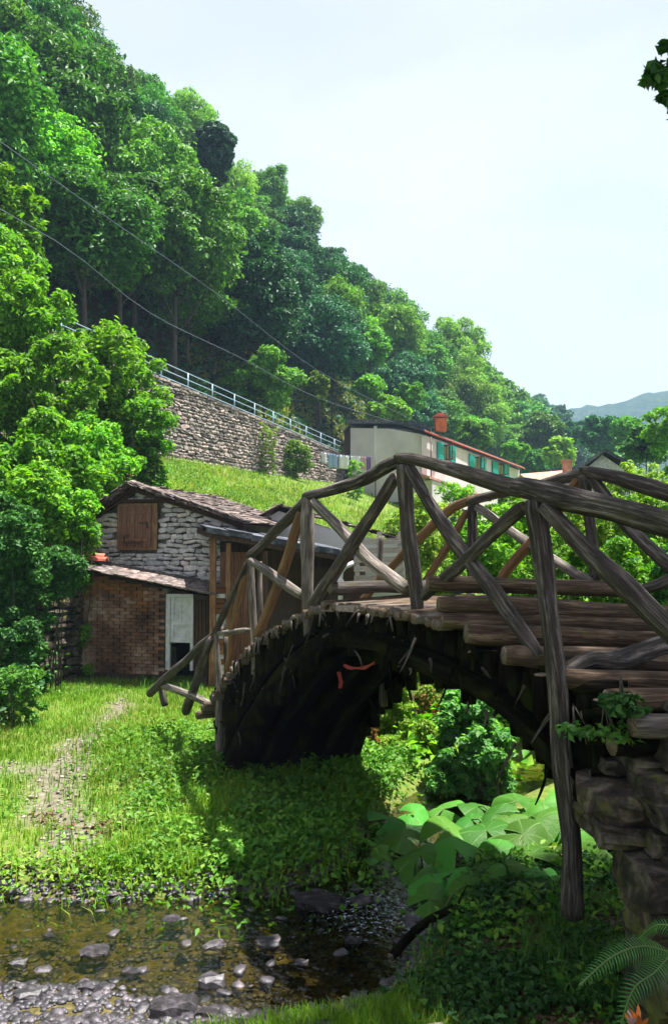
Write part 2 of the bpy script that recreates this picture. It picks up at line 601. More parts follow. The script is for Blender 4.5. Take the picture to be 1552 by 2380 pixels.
STREAM = np.array([(-9, 4.6, 1.2), (-4, 4.95, 1.0), (-1.6, 5.0, .9), (-.3, 5.25, .75), (.35, 5.95, .5), (.62, 6.9, .42),
                   (1.3, 8.2, .45), (2.8, 10, .5), (5, 12.4, .6), (9, 17, .8), (15, 30, 1.0), (26, 56, 1.0), (60, 130, 1)], float)


def poly_dist(x, y, pl):
    """distance minus local half width"""
    best = np.full(x.shape, 1e9)
    for i in range(len(pl) - 1):
        ax, ay, aw = pl[i]; bx, by, bw = pl[i + 1]
        dx, dy = bx - ax, by - ay
        t = np.clip(((x - ax) * dx + (y - ay) * dy) / (dx * dx + dy * dy), 0, 1)
        d = np.hypot(x - ax - t * dx, y - ay - t * dy) - (aw + (bw - aw) * t)
        best = np.minimum(best, d)
    return best


def vnoise(x, y, s, seed=0, octs=3):
    """value noise, vectorised"""
    out = np.zeros(x.shape); amp = 1.0; tot = 0
    for o in range(octs):
        X, Y = x / s + seed * 17.3, y / s - seed * 9.1
        xi, yi = np.floor(X), np.floor(Y)
        fx, fy = X - xi, Y - yi
        fx = fx * fx * (3 - 2 * fx); fy = fy * fy * (3 - 2 * fy)
        def h(a, b):
            v = np.sin(a * 127.1 + b * 311.7 + seed * 74.7 + o * 19.19) * 43758.5453
            return v - np.floor(v)
        v = (h(xi, yi) * (1 - fx) + h(xi + 1, yi) * fx) * (1 - fy) + (h(xi, yi + 1) * (1 - fx) + h(xi + 1, yi + 1) * fx) * fy
        out += (v - .5) * amp; tot += amp; amp *= .5; s *= .5
    return out / tot * 2


def sstep(a, b, v):
    t = np.clip((v - a) / (b - a), 0, 1)
    return t * t * (3 - 2 * t)


def ground_z(x, y):
    x = np.asarray(x, float); y = np.asarray(y, float)
    s, p = sp(x, y)
    ds = poly_dist(x, y, STREAM)
    valley = .055 * np.maximum(0, s - 16)
    z = .10 + valley * 1.0
    z = z + .10 * sstep(0, 3.5, ds) + .012 * np.maximum(0, ds - 1)
    # left bank mound at the bridge foot
    z = z + .05 * np.exp(-(((x + 1.3) / .7) ** 2 + ((y - 7.7) / 1.1) ** 2))
    # grass slope behind the barns up to the retaining wall
    base_wall = 2.75 + 4.0 + .0 * s
    t = np.clip((np.minimum(p, ROAD_P) - 10.3) / (ROAD_P - 10.3), 0, 1)
    far = sstep(8, 14, s)
    z_sl = z * (1 - t) + base_wall * t
    z = np.where(p > 10.3, z_sl * far + z * (1 - far), z)
    # left side behind the bushes rises
    z = z + 3.2 * sstep(-4.6, -9.5, x) * sstep(6, 12, y) * (1 - sstep(14, 26, y))
    # road on top of the wall, forest hillside above
    road = 2.75 + 7.19 - .08 * (s - 34)
    road = np.where(s > 56, 2.75 + 5.43 + .035 * (s - 56), road)
    z = np.where(p > ROAD_P + .7, road, z)
    up = np.maximum(0, p - 26.5)
    hill = road + np.where(up < 19.5, up * 1.42, 19.5 * 1.42 + (up - 19.5) * .12)
    hill = hill + vnoise(x, y, 14, 3) * np.clip(up / 6, 0, 1) * 1.6
    z = np.where(p > 26.5, hill, z)
    # right hand valley side
    q = np.maximum(0, -p - 6 + 0 * s)
    z = z + q * .42 * sstep(10, 26, s) * (1 - 0)
    z = z + .22 * np.maximum(0, ds - 2.0) * sstep(3, 9, x) * (1 - sstep(20, 34, y)) * sstep(8, 12, y)
    # near right bank under the camera
    near = sstep(3.75, 1.2, y)
    z = z + near * 1.0
    z = z + .12 * sstep(.6, 1.6, x) * sstep(6.2, 4.2, y) + .06 * vnoise(x, y, 1.3, 1) * sstep(0, .8, ds)
    z = z + .03 * vnoise(x, y, .35, 2) * (y < 16)
    # stream bed
    bed = -.13 + .05 * vnoise(x, y, .6, 5) + valley
    bed = bed + .085 * sstep(5.15, 4.7, y) * (x < .2)
    k = sstep(-.28, .30, ds)
    # shoal of stones on the near left
    shoal = np.exp(-(((x + 2.0) / 1.4) ** 2 + ((y - 4.3) / .5) ** 2)) * .125
    z = bed * (1 - k) + z * k + shoal
    return z


def gz(x, y):
    return float(ground_z(np.array([x]), np.array([y]))[0])


PATH = np.array([(-3.3, 12.6, .03), (-3.15, 10.6, .12), (-3.0, 9.2, .18), (-2.8, 7.8, .22), (-2.3, 6.7, .15)], float)
PATH2 = np.array([(-7, 8.9, .05), (-4.4, 8.8, .05), (-3.0, 8.4, .05)], float)


def path_w(x, y):
    n = vnoise(x, y, .5, 8)
    return np.clip(1 - sstep(-.1, .28, np.minimum(poly_dist(x, y, PATH), poly_dist(x, y, PATH2)) + n * .35 + .08), 0, 1) * .85


def build_ground():
    ny, nx = 420, 330
    i = np.linspace(0, 1, ny)
    Y = -6 + 12 * i * 1.6 + 760 * np.maximum(0, i - .42) ** 3.2 / (.58 ** 3.2)
    j = np.linspace(-1, 1, nx)
    J = np.sign(j) * (np.abs(j) ** 1.25)
    X = J[None, :] * (Y[:, None] * .95 + 14)
    YY = np.repeat(Y[:, None], nx, 1)
    Z = ground_z(X, YY)
    V = np.stack([X, YY, Z], -1).reshape(-1, 3)
    a = np.arange(ny * nx).reshape(ny, nx)
    F = np.stack([a[:-1, :-1], a[:-1, 1:], a[1:, 1:], a[1:, :-1]], -1).reshape(-1, 4)
    me = np_mesh('ground', V, F, True)
    ds = poly_dist(X, YY, STREAM)
    pw = path_w(X, YY)
    gr = (1 - sstep(.0, .35, ds + .25 * vnoise(X, YY, .4, 6))) * (1 - sstep(7.5, 9, YY))
    s, p = sp(X, YY)
    far = sstep(26.5, 30, p)
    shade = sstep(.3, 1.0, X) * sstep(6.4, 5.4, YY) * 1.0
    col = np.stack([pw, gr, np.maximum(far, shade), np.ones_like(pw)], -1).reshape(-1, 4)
    at = me.color_attributes.new('cover', 'FLOAT_COLOR', 'POINT')
    at.data.foreach_set('color', col.astype(np.float32).ravel())
    m, nt, b = nmat('ground_cover', .95, .1)
    v = world_coords(nt)
    att = nt.nodes.new('ShaderNodeAttribute'); att.attribute_name = 'cover'
    sep = nt.nodes.new('ShaderNodeSeparateColor'); nt.links.new(att.outputs['Color'], sep.inputs[0])
    f1 = nz(nt, v, 14, 7, .7); f2 = nz(nt, v, 1.2, 4)
    grass = ramp(nt, f1, [(.3, (.05, .10, .015)), (.55, (.10, .19, .02)), (.75, (.19, .24, .045))])
    grass = mix(nt, mrange(nt, f2, .35, .7), grass, (.13, .13, .04))
    dirt = ramp(nt, f1, [(.3, (.07, .055, .045)), (.55, (.16, .13, .11)), (.75, (.27, .235, .21))])
    bed = ramp(nt, f1, [(.3, (.03, .024, .010)), (.5, (.085, .072, .024)), (.72, (.19, .15, .07))])
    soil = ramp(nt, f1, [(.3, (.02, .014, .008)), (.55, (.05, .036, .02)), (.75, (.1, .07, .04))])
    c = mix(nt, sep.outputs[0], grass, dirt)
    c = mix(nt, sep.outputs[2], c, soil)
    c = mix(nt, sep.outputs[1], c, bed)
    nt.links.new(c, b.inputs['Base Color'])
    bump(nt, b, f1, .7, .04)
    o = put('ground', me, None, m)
    tag(o, kind='structure')
    return o


build_ground()

# far mountain behind the valley mouth
def build_mountain():
    nx, ny = 120, 24
    V, F = [], []
    for j in range(ny):
        for i in range(nx):
            x = -250 + 900 * i / (nx - 1)
            y = 620 + 260 * j / (ny - 1)
            prof = float(np.interp(x, [-250, 120, 190, 240, 275, 330, 420, 650], [70, 84, 120, 134, 141, 154, 175, 185]))
            k = math.sin(min(1, j / (ny - 1) * 1.7) * math.pi / 2)
            z = -5 + (prof + 2 + 4 * noise.noise(Vector((x / 45, y / 60, 1)))) * k + 5 * noise.noise(Vector((x / 14, y / 20, 4))) * k
            V.append((x, y, z))
    for j in range(ny - 1):
        for i in range(nx - 1):
            a = j * nx + i
            F.append((a, a + 1, a + nx + 1, a + nx))
    me = new_mesh('mountain', V, F, True)
    m, nt, b = nmat('wooded_mountain', 1, 0)
    v = world_coords(nt)
    f = nz(nt, v, .12, 7, .7)
    nt.links.new(ramp(nt, f, [(.35, (.01, .03, .015)), (.55, (.025, .055, .025)), (.7, (.06, .08, .04))]), b.inputs['Base Color'])
    bump(nt, b, f, 1, 6)
    tag(put('mountain', me, None, m), kind='structure')
build_mountain()

# water
def build_water():
    V, F = [], []
    nx, ny = 90, 40
    X = np.linspace(-10, 3.2, nx); Y = np.linspace(3.6, 9.6, ny)
    XX, YY = np.meshgrid(X, Y)
    Z = 0.0 + 0 * XX + .006 * vnoise(XX, YY, .25, 12)
    V = np.stack([XX, YY, Z], -1).reshape(-1, 3)
    a = np.arange(nx * ny).reshape(ny, nx)
    F = np.stack([a[:-1, :-1], a[:-1, 1:], a[1:, 1:], a[1:, :-1]], -1).reshape(-1, 4)
    me = np_mesh('water', V, F, True)
    m = bpy.data.materials.new('clear_brook_water'); m.use_nodes = True
    nt = m.node_tree; nt.nodes.clear()
    out = nt.nodes.new('ShaderNodeOutputMaterial')
    tr = nt.nodes.new('ShaderNodeBsdfTransparent'); tr.inputs[0].default_value = (.56, .52, .27, 1)
    gl = nt.nodes.new('ShaderNodeBsdfGlossy'); gl.inputs['Roughness'].default_value = .04
    gl.inputs['Color'].default_value = (1, 1, 1, 1)
    fr = nt.nodes.new('ShaderNodeFresnel'); fr.inputs['IOR'].default_value = 1.6
    ms = nt.nodes.new('ShaderNodeMixShader')
    v = world_coords(nt, (1, 1.6, 1))
    f = nz(nt, v, 11, 3, .6)
    f2 = nz(nt, v, 3, 2, .5)
    bp = nt.nodes.new('ShaderNodeBump'); bp.inputs['Strength'].default_value = .55; bp.inputs['Distance'].default_value = .03
    add = nt.nodes.new('ShaderNodeMath'); nt.links.new(f, add.inputs[0]); nt.links.new(f2, add.inputs[1])
    nt.links.new(add.outputs[0], bp.inputs['Height'])
    nt.links.new(bp.outputs[0], gl.inputs['Normal']); nt.links.new(bp.outputs[0], fr.inputs['Normal'])
    nt.links.new(fr.outputs[0], ms.inputs[0]); nt.links.new(tr.outputs[0], ms.inputs[1]); nt.links.new(gl.outputs[0], ms.inputs[2])
    # broken white water where the brook drops below the leaves
    gd = nt.nodes.new('ShaderNodeVectorMath'); gd.operation = 'DISTANCE'
    gg = nt.nodes.new('ShaderNodeNewGeometry'); nt.links.new(gg.outputs['Position'], gd.inputs[0]); gd.inputs[1].default_value = (.30, 5.75, 0)
    fm = nz(nt, world_coords(nt, (1, 1, 1)), 30, 6, .75)
    near_ = mrange(nt, gd.outputs['Value'], .25, .85, .14, 0)
    su = nt.nodes.new('ShaderNodeMath'); nt.links.new(fm, su.inputs[0]); nt.links.new(near_, su.inputs[1])
    fac = mrange(nt, su.outputs[0], .68, .78, 0, .8)
    dfm = nt.nodes.new('ShaderNodeBsdfDiffuse'); dfm.inputs[0].default_value = (.55, .6, .68, 1)
    m2 = nt.nodes.new('ShaderNodeMixShader'); nt.links.new(fac, m2.inputs[0]); nt.links.new(ms.outputs[0], m2.inputs[1]); nt.links.new(dfm.outputs[0], m2.inputs[2])
    nt.links.new(m2.outputs[0], out.inputs['Surface'])
    tag(put('water', me, None, m), kind='structure')
build_water()


# ------------------------------------------------------------------ stone shapes
def stone_mesh(name, seed, n=3, lump=.12, sq=.55):
    """a worn block filling about -0.5..0.5 in each direction"""
    r = random.Random(seed)
    idx, V, F = {}, [], []
    def vid(p):
        k = tuple(round(c, 4) for c in p)
        if k not in idx:
            idx[k] = len(V)
            q = Vector(p)
            L = max(abs(c) for c in q)
            sph = q.normalized() * .62
            q = q * (1 - sq) + sph * sq
            q += Vector((r.uniform(-1, 1), r.uniform(-1, 1), r.uniform(-1, 1))) * lump * .5
            V.append(q)
        return idx[k]
    for ax in range(3):
        for sg in (-.5, .5):
            for i in range(n - 1):
                for j in range(n - 1):
                    quad = []
                    for di, dj in ((0, 0), (1, 0), (1, 1), (0, 1)):
                        c = [0, 0, 0]
                        c[ax] = sg
                        c[(ax + 1) % 3] = -.5 + (i + di) / (n - 1)
                        c[(ax + 2) % 3] = -.5 + (j + dj) / (n - 1)
                        quad.append(vid(c))
                    if sg < 0: quad.reverse()
                    F.append(tuple(quad))
    return V, F


STONE = [stone_mesh('stone', 40 + k, 3, .16, .45) for k in range(7)]
BLOCK = [stone_mesh('block', 80 + k, 3, .10, .22) for k in range(6)]
PEBB = [stone_mesh('pebble', 120 + k, 3, .14, .85) for k in range(6)]
BRICKV, BRICKF = stone_mesh('brick', 5, 2, .05, .0)
def as_meshes(name, lib, smooth):
    return [new_mesh(name, v, f, smooth) for v, f in lib]


def rframe(u, n, w):
    """right-handed rotation with x along u and z along w"""
    u, n, w = Vector(u), Vector(n), Vector(w)
    if u.cross(n).dot(w) < 0: n = -n
    return Matrix((u, n, w)).transposed()


def masonry(parent, O, U, Wd, N, width, height, lib, mat, joined_mat, inside, rows, lens, depth=.12, limit=300, name='stone',
            joined_name='stone_rows', seed=1, gap=.014, key=None, jit=.05):
    """irregular courses of real stones on the plane O + u*U + w*Wd; the largest-looking `limit` become parts"""
    r = random.Random(seed)
    items = []
    w = 0.0
    while w < height:
        h = r.uniform(*rows)
        u = -r.uniform(0, lens[0])
        while u < width:
            l = r.uniform(*lens) * (1 if r.random() > .15 else 1.5)
            hh = h * r.uniform(.8, 1.08)
            cu, cw = u + l / 2, w + h / 2 + r.uniform(-.01, .01)
            if inside(cu, cw):
                items.append((cu, cw, l - gap, hh - gap, r.uniform(-.012, .02), r.uniform(-jit, jit), r.randrange(len(lib))))
            u += l
        w += h
    meshes = as_meshes(name, lib, False)
    for me in meshes: me.materials.append(mat)
    R0 = rframe(U, N, Wd)
    R0 = R0.to_3x3()
    if key: items.sort(key=lambda t: key(O + U * t[0] + Wd * t[1]))
    mb = MB()
    for i, (cu, cw, l, h, off, an, k) in enumerate(items):
        c = O + U * cu + Wd * cw + N * (off)
        R = R0 @ Matrix.Rotation(an, 3, 'Y')
        S = Matrix.Diagonal((l, depth, h))
        if i < limit:
            o = put(name, meshes[k], parent, None, c, R.to_euler(), (l, depth, h))
        else:
            vs, fs = lib[k]
            T = R @ S
            mb.add([T @ Vector(v) + c for v in vs], fs)
    if mb.v:
        me = new_mesh(joined_name, mb.v, mb.f)
        o = put(joined_name, me, parent, joined_mat)
        tag(o, kind='stuff')
    return len(items)


# ------------------------------------------------------------------ retaining wall with railing
def wall_pt(s, p, z):
    x = AX[0] * s + BX[0] * p; y = AX[1] * s + BX[1] * p
    return Vector((x, y, z))

def road_z(s):
    return 2.75 + 7.19 - .08 * (s - 34) if s <= 56 else 2.75 + 5.43 + .035 * (s - 56)

def build_retaining_wall():
    t = thing('retaining_wall', 'long dry stone retaining wall holding up the road on the hillside', 'stone wall', wall_pt(40, ROAD_P - .3, 6.5))
    s0, s1 = 8, 58
    O = wall_pt(s0, ROAD_P - .5, 6.2)
    U = Vector((AX[0], AX[1], 0)).normalized()
    N = Vector((-BX[0], -BX[1], 0)).normalized()
    W = Vector((0, 0, 1))
    # core of the wall
    m = MB()
    b = ROAD_P - .5
    pts = [wall_pt(s0, b, 5.0), wall_pt(s1, b, 5.0)] + [wall_pt(s, b, road_z(s) - .03) for s in (58, 52, 46, 40, 34, 28, 22, 15, 8)]
    m.prism(pts, -N * 1.9)
    o = put('wall_core', m.mesh('wall_core'), t, M['mortar'])
    def inside(u, w):
        return w + 6.2 < road_z(s0 + u) + .05
    masonry(t, O, U, W, N, s1 - s0, 5.2, STONE, M['wall_stone'], M['wall_stone_joined'], inside, (.09, .24), (.14, .55), .24, 300,
            seed=3, gap=.015, jit=.22, joined_name='far_wall_stones', key=lambda p: (p - Vector((-6.6, 40, 9))).length)
    # coping
    cop = MB()
    s = s0
    r = random.Random(5)
    while s < s1:
        l = r.uniform(.5, .9)
        c = wall_pt(s + l / 2, b + .12, road_z(s + l / 2) + .03)
        cop.box(c, l - .03, .55, .12, rframe(U, N, W))
        s += l
    put('coping', cop.mesh('coping'), t, M['wall_stone_joined'])

    g = thing('road_railing', 'pale blue metal railing with three bars along the top of the stone wall', 'railing', wall_pt(36, ROAD_P - .3, road_z(36)))
    rp = ROAD_P - .2
    posts = np.arange(19.0, 57.5, 2.15)
    for s in posts:
        b0 = wall_pt(s, rp, road_z(s)); 
        tube('post', [b0, b0 + Vector((0, 0, 1.06))], [.038, .038], g, M['rail_metal'], 6)
    for hgt in (.35, .70, 1.04):
        tube('rail', [wall_pt(s, rp, road_z(s) + hgt) for s in (17, 24, 34, 45, 56, 58)], [.024] * 6, g, M['rail_metal'], 6)
build_retaining_wall()
# ------------------------------------------------------------------ barn
def make_slates(parent, A, B, depthv, rows, cols, mat, lip=.05, thick=.03, seed=1, name='slate', jag=.05):
    """roof plane from eave line point A (front) up to ridge point B (front), running back along depthv"""
    r = random.Random(seed)
    A, B, D = Vector(A), Vector(B), Vector(depthv)
    up = (B - A); L = up.length; up.normalize()
    dn = D.normalized(); nrm = up.cross(dn)
    if nrm.z < 0: nrm = -nrm
    lib = [new_mesh(name, *stone_mesh(name, 300 + k + seed, 3, .10, .12)) for k in range(4)]
    for me in lib: me.materials.append(mat)
    sl = L / rows; sw = D.length / cols
    for i in range(rows):
        off = r.uniform(-.4, .4) * sw
        for j in range(cols):
            c = A + up * ((i + .55) * sl) + dn * ((j + .5) * sw + off * (0 < j < cols - 1)) + nrm * (.03 + r.uniform(0, .02) + .012 * (j % 2))
            c += up * r.uniform(-.02, .02) - dn * (r.uniform(0, jag) if j == 0 else 0)
            R = rframe(up, dn, nrm) @ Matrix.Rotation(.10 + r.uniform(-.03, .03), 3, 'Y') @ Matrix.Rotation(r.uniform(-.06, .06), 3, 'Z')
            put(name, r.choice(lib), parent, None, c, R.to_euler(), (sl * 1.5, sw * r.uniform(1.0, 1.15), thick * r.uniform(.8, 1.4)))


def plank_panel(parent, O, U, W, N, width, height, n, mat, name='plank', horizontal=False, th=.03, seed=0, gap=.008, jag=0.0):
    r = random.Random(seed)
    for i in range(n):
        if horizontal:
            h = height / n
            c = O + U * (width / 2) + W * ((i + .5) * h) + N * r.uniform(0, .008)
            sx, sz = width - gap + r.uniform(-jag, jag), h - gap
        else:
            w = width / n
            c = O + U * ((i + .5) * w) + W * (height / 2 + r.uniform(-jag, jag)) + N * r.uniform(0, .008)
            sx, sz = w - gap, height
        m = MB(); m.box((0, 0, 0), sx, th, sz)
        put(name, m.mesh(name), parent, mat, c, rframe(U, N, W).to_euler())


def build_barn():
    base = P(330, 1545, 14.3)
    t = thing('stone_barn', 'small stone barn with slate gable roof and closed wooden shutter', 'barn', base)
    FL, FR = P(196, 1225, 14.6), P(545, 1210, 14.0)
    U = (FR - FL); U.z = 0; width = U.length; U.normalize()
    W = Vector((0, 0, 1)); N = Vector((U.y, -U.x, 0))
    if N.y > 0: N = -N
    back = -N * 4.2
    zb = .05
    O = Vector((FL.x, FL.y, zb))
    ze_l, ze_r = FL.z - zb, P(545, 1205, 14.0).z - zb
    pk_u = (P(322, 1135, 14.35) - FL).dot(U); pk_z = P(322, 1140, 14.3).z - zb
    poly = [O, O + U * width, O + U * width + W * ze_r, O + U * pk_u + W * pk_z, O + W * ze_l]
    prism_part('wall_core', [p - N * .06 for p in poly], back, t, M['barn_mortar'])
    # shutter hole
    su0 = (P(270, 1200, 14.3) - O).dot(U); su1 = (P(366, 1200, 14.2) - O).dot(U)
    sz0 = P(320, 1278, 14.25).z - zb; sz1 = P(320, 1170, 14.25).z - zb
    def inside(u, w):
        if su0 - .02 < u < su1 + .02 and sz0 - .02 < w < sz1 + .05: return False
        top = ze_l + (pk_z - ze_l) * u / pk_u if u < pk_u else pk_z + (ze_r - pk_z) * (u - pk_u) / (width - pk_u)
        return -.05 < u < width + .02 and w < top - .02
    masonry(t, O, U, W, N, width, 3.8, STONE, M['barn_stone'], M['barn_stone'], inside, (.065, .12), (.12, .30), .12, 300, seed=9,
            joined_name='lower_wall_stones', key=lambda p: -p.z, jit=.22, gap=.008)
    # pale stone right of the shutter sill
    # roof slopes
    fo = N * .32
    eL, eR = O + U * (-.16) + W * (ze_l - .06), O + U * (width + .28) + W * (ze_r - .12)
    pk = O + U * pk_u + W * (pk_z + .05)
    make_slates(t, eL + fo, pk + fo, back - fo + N * -.1, 6, 12, M['slate'], seed=2)
    make_slates(t, eR + fo, pk + fo, back - fo + N * -.1, 12, 12, M['slate'], seed=7)
    # doubled rake slates, ragged
    r = random.Random(4)
    lib = [new_mesh('slate', *stone_mesh('slate', 500 + k, 3, .12, .12)) for k in range(4)]
    for me in lib: me.materials.append(M['slate'])
    for a, b, n in ((eR, pk, 22), (eL, pk, 9)):
        d = (b - a); L = d.length; d.normalize()
        nr = d.cross(N); nr = nr if nr.z > 0 else -nr
        for i in range(n):
            for lay in range(2):
                c = a + d * (L * (i + .5) / n) + fo * (.8 + r.uniform(-.15, .1)) + nr * (.05 + .04 * lay)
                R = rframe(d, N, nr) @ Matrix.Rotation(r.uniform(-.16, .02), 3, 'Y') @ Matrix.Rotation(r.uniform(-.3, .3), 3, 'Z')
                put('slate', r.choice(lib), t, None, c, R.to_euler(), (r.uniform(.16, .3), .3, .025))
    # barge boards
    for a, b in ((eL, pk), (eR, pk)):
        m = MB(); d = (b - a)
        prism_part('barge_board', [a + N * .10, b + N * .10, b + N * .10 - W * .09, a + N * .10 - W * .09], N * .05, t, M['plank_dark'])
    # roof deck below slates
    for a, b in ((eL, pk), (eR, pk)):
        prism_part('roof_boarding', [a + fo * .9, b + fo * .9, b + back, a + back], -W * .03, t, M['plank_dark'])
    # shutter
    fr = .11
    sw, sh = su1 - su0, sz1 - sz0
    So = O + U * su0 + W * sz0 + N * .06
    m = MB()
    for (u0, w0, a, b) in ((0, 0, fr, sh), (sw - fr, 0, fr, sh), (fr, 0, sw - 2 * fr, fr * .8), (fr, sh - fr * .5, sw - 2 * fr, fr * .5)):
        m.prism([So + U * u0 + W * w0, So + U * (u0 + a) + W * w0, So + U * (u0 + a) + W * (w0 + b), So + U * u0 + W * (w0 + b)], N * .05)
    sf = put('window_frame', m.mesh('window_frame'), t, M['plank_frame'])
    m = MB(); m.prism([So + N * -.02, So + U * sw + N * -.02, So + U * sw + W * sh + N * -.02, So + W * sh + N * -.02], N * .01)
    put('dark_recess', m.mesh('recess'), t, M['black'])
    sh_o = bpy.data.objects.new('shutter', None)
    m = MB()
    for wz in (.16, sh - .2):
        m.prism([So + U * .1 + W * wz + N * .095, So + U * (sw - .13) + W * wz + N * .095, So + U * (sw - .13) + W * (wz + .05) + N * .095, So + U * .1 + W * (wz + .05) + N * .095], N * .012)
    shut = put('shutter', m.mesh('shutter_ledges'), t, M['plank_red'])
    plank_panel(shut, So + U * .06 + W * .07 + N * .07, U, W, N, sw - .16, sh - .12, 4, M['plank_red'], seed=3, jag=.01)
    m = MB()
    m.box((0, 0, 0), .16, .02, .03); m.box((.07, .0, -.05), .02, .02, .1)
    put('hinge', m.mesh('hinge'), shut, M['iron'], So + U * (sw - .24) + W * (sh * .58) + N * .11, rframe(U, N, W).to_euler())
    m = MB(); m.box((0, 0, 0), .34, .02, .035); m.box((-.16, 0, .07), .025, .02, .14); m.box((-.12, 0, .13), .1, .02, .02)
    put('latch', m.mesh('latch'), shut, M['iron'], So + U * (sw * .42) + W * .13 + N * .11, rframe(U, N, W).to_euler())
    m = MB(); m.box((0, 0, 0), sw + .3, .1, .06)
    put('lintel', m.mesh('lintel'), t, M['plank_dark'], O + U * (su0 + sw / 2) + W * (sz1 + .05) + N * .06, rframe(U, N, W).to_euler())

    # ---- brick lean-to in front
    A0, A1 = P(190, 1540, 13.65), P(482, 1565, 13.2)
    U2 = (A1 - A0); U2.z = 0; w2 = U2.length; U2.normalize()
    N2 = Vector((U2.y, -U2.x, 0)); N2 = N2 if N2.y < 0 else -N2
    O2 = Vector((A0.x, A0.y, .12))
    lt = thing('brick_lean_to', 'brown brick lean-to with low slate roof in front of the stone barn', 'shed', O2)
    hl = P(190, 1318, 13.65).z - .12; hr = P(482, 1380, 13.2).z - .12
    du0 = (P(390, 1450, 13.35) - O2).dot(U2); du1 = (P(455, 1450, 13.3) - O2).dot(U2)
    dz1 = P(420, 1380, 13.3).z - .12
    floor = P(420, 1556, 13.3).z - .12
    def topz(u): return hl + (hr - hl) * u / w2
    # wall core with door gap
    for (a, b) in ((0, du0), (du1, w2)):
        prism_part('wall_core', [O2 + U2 * a, O2 + U2 * b, O2 + U2 * b + W * (topz(b) - .05), O2 + U2 * a + W * (topz(a) - .05)], -N2 * .2, lt, M['brick_joint'])
    prism_part('wall_core', [O2 + U2 * du0 + W * dz1, O2 + U2 * du1 + W * dz1, O2 + U2 * du1 + W * (topz(du1) - .05), O2 + U2 * du0 + W * (topz(du0) - .05)], -N2 * .2, lt, M['plank_dark'])
    # bricks: visible courses
    rr = random.Random(12)
    bme = new_mesh('brick', BRICKV, BRICKF)
    bmats = [M['brick'], M['brick'], M['brick_orange']]
    n = 0; row = 0; w = .3
    mb = MB()
    bricks = []
    while w < 2.4:
        u = -(row % 2) * .10
        while u < w2:
            l = .20; cu = u + l / 2
            inside_door = du0 - .1 < cu < du1 + .1 and w < dz1 + .02
            if -.02 < cu < du0 - .1 and w + .04 < topz(cu) - .06:
                bricks.append((cu, w))
            u += l + .012
        w += .060; row += 1
    Rb = rframe(U2, N2, W).to_euler()
    bricks.sort(key=lambda b: -b[1])
    for i, (cu, w) in enumerate(bricks):
        c = O2 + U2 * cu + W * w + N2 * rr.uniform(-.004, .010)
        mat = M['brick_orange'] if (w > 1.35 + .35 * math.sin(cu * 2.2 + .6) and cu < 1.2) else M['brick']
        if i < 300:
            put('brick', bme, lt, mat, c, Rb, (.197, .09, .054 * rr.uniform(.93, 1.05)))
        else:
            R = rframe(U2, N2, W) @ Matrix.Diagonal((.197, .09, .054))
            mb.add([R @ Vector(v) + c for v in BRICKV], BRICKF)
    if mb.v:
        tag(put('lower_brick_courses', new_mesh('bricks', mb.v, mb.f), lt, M['brick']), kind='stuff')
    # right of the door: dark boards
    plank_panel(lt, O2 + U2 * (du1 + .02) + N2 * .02 + W * (floor - .1), U2, W, N2, w2 - du1 - .04, topz(du1) - floor - .05, 3, M['plank_dark'], seed=8)
    # door
    dh = dz1 - floor; dw = du1 - du0
    D = O2 + U2 * du0 + W * floor + N2 * .02
    door = MB()
    for (u0, w0, a, b) in ((0, 0, .075, dh), (dw - .05, 0, .05, dh), (.075, dh - .05, dw - .12, .05)):
        door.prism([D + U2 * u0 + W * w0, D + U2 * (u0 + a) + W * w0, D + U2 * (u0 + a) + W * (w0 + b), D + U2 * u0 + W * (w0 + b)], N2 * .05)
    df = put('door_frame', door.mesh('door_frame'), lt, M['door_paint'])
    leaf = MB()
    lo = .36 * dh
    L0 = D + U2 * .08 + N2 * .0
    lw = dw - .14
    for (u0, w0, a, b, dd) in ((0, lo, lw, dh - .05 - lo, .015), (0, lo, .06, dh - .05 - lo, .03), (lw - .06, lo, .06, dh - .05 - lo, .03),
                               (0.06, lo, lw - .12, .1, .03), (.06, dh - .14, lw - .12, .08, .03), (.06, lo + .3, lw - .12, .06, .03), (lw / 2 - .025, lo + .36, .05, dh - .5 - lo, .03)):
        leaf.prism([L0 + U2 * u0 + W * w0, L0 + U2 * (u0 + a) + W * w0, L0 + U2 * (u0 + a) + W * (w0 + b), L0 + U2 * u0 + W * (w0 + b)], N2 * dd)
    put('door', leaf.mesh('door'), lt, M['door_paint'])['label'] = 'faded white door with its lowest panel missing'
    # dark room behind the missing panel
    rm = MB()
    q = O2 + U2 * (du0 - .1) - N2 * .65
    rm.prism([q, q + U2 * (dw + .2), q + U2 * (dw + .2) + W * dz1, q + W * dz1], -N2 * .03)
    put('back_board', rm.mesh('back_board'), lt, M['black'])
    # roof: thin slates sloping to the front
    eaveL = O2 + U2 * -.12 + W * (hl + .03) + N2 * .22; eaveR = O2 + U2 * (w2 + .12) + W * (hr + .03) + N2 * .22
    topL = eaveL - N2 * .85 + W * .03; topR = eaveR - N2 * .85 + W * .05
    prism_part('roof_boarding', [eaveL, eaveR, topR, topL], -W * .03, lt, M['plank_dark'])
    lib = [new_mesh('slate', *stone_mesh('slate', 600 + k, 3, .12, .12)) for k in range(4)]
    for me in lib: me.materials.append(M['slate'])
    r = random.Random(31)
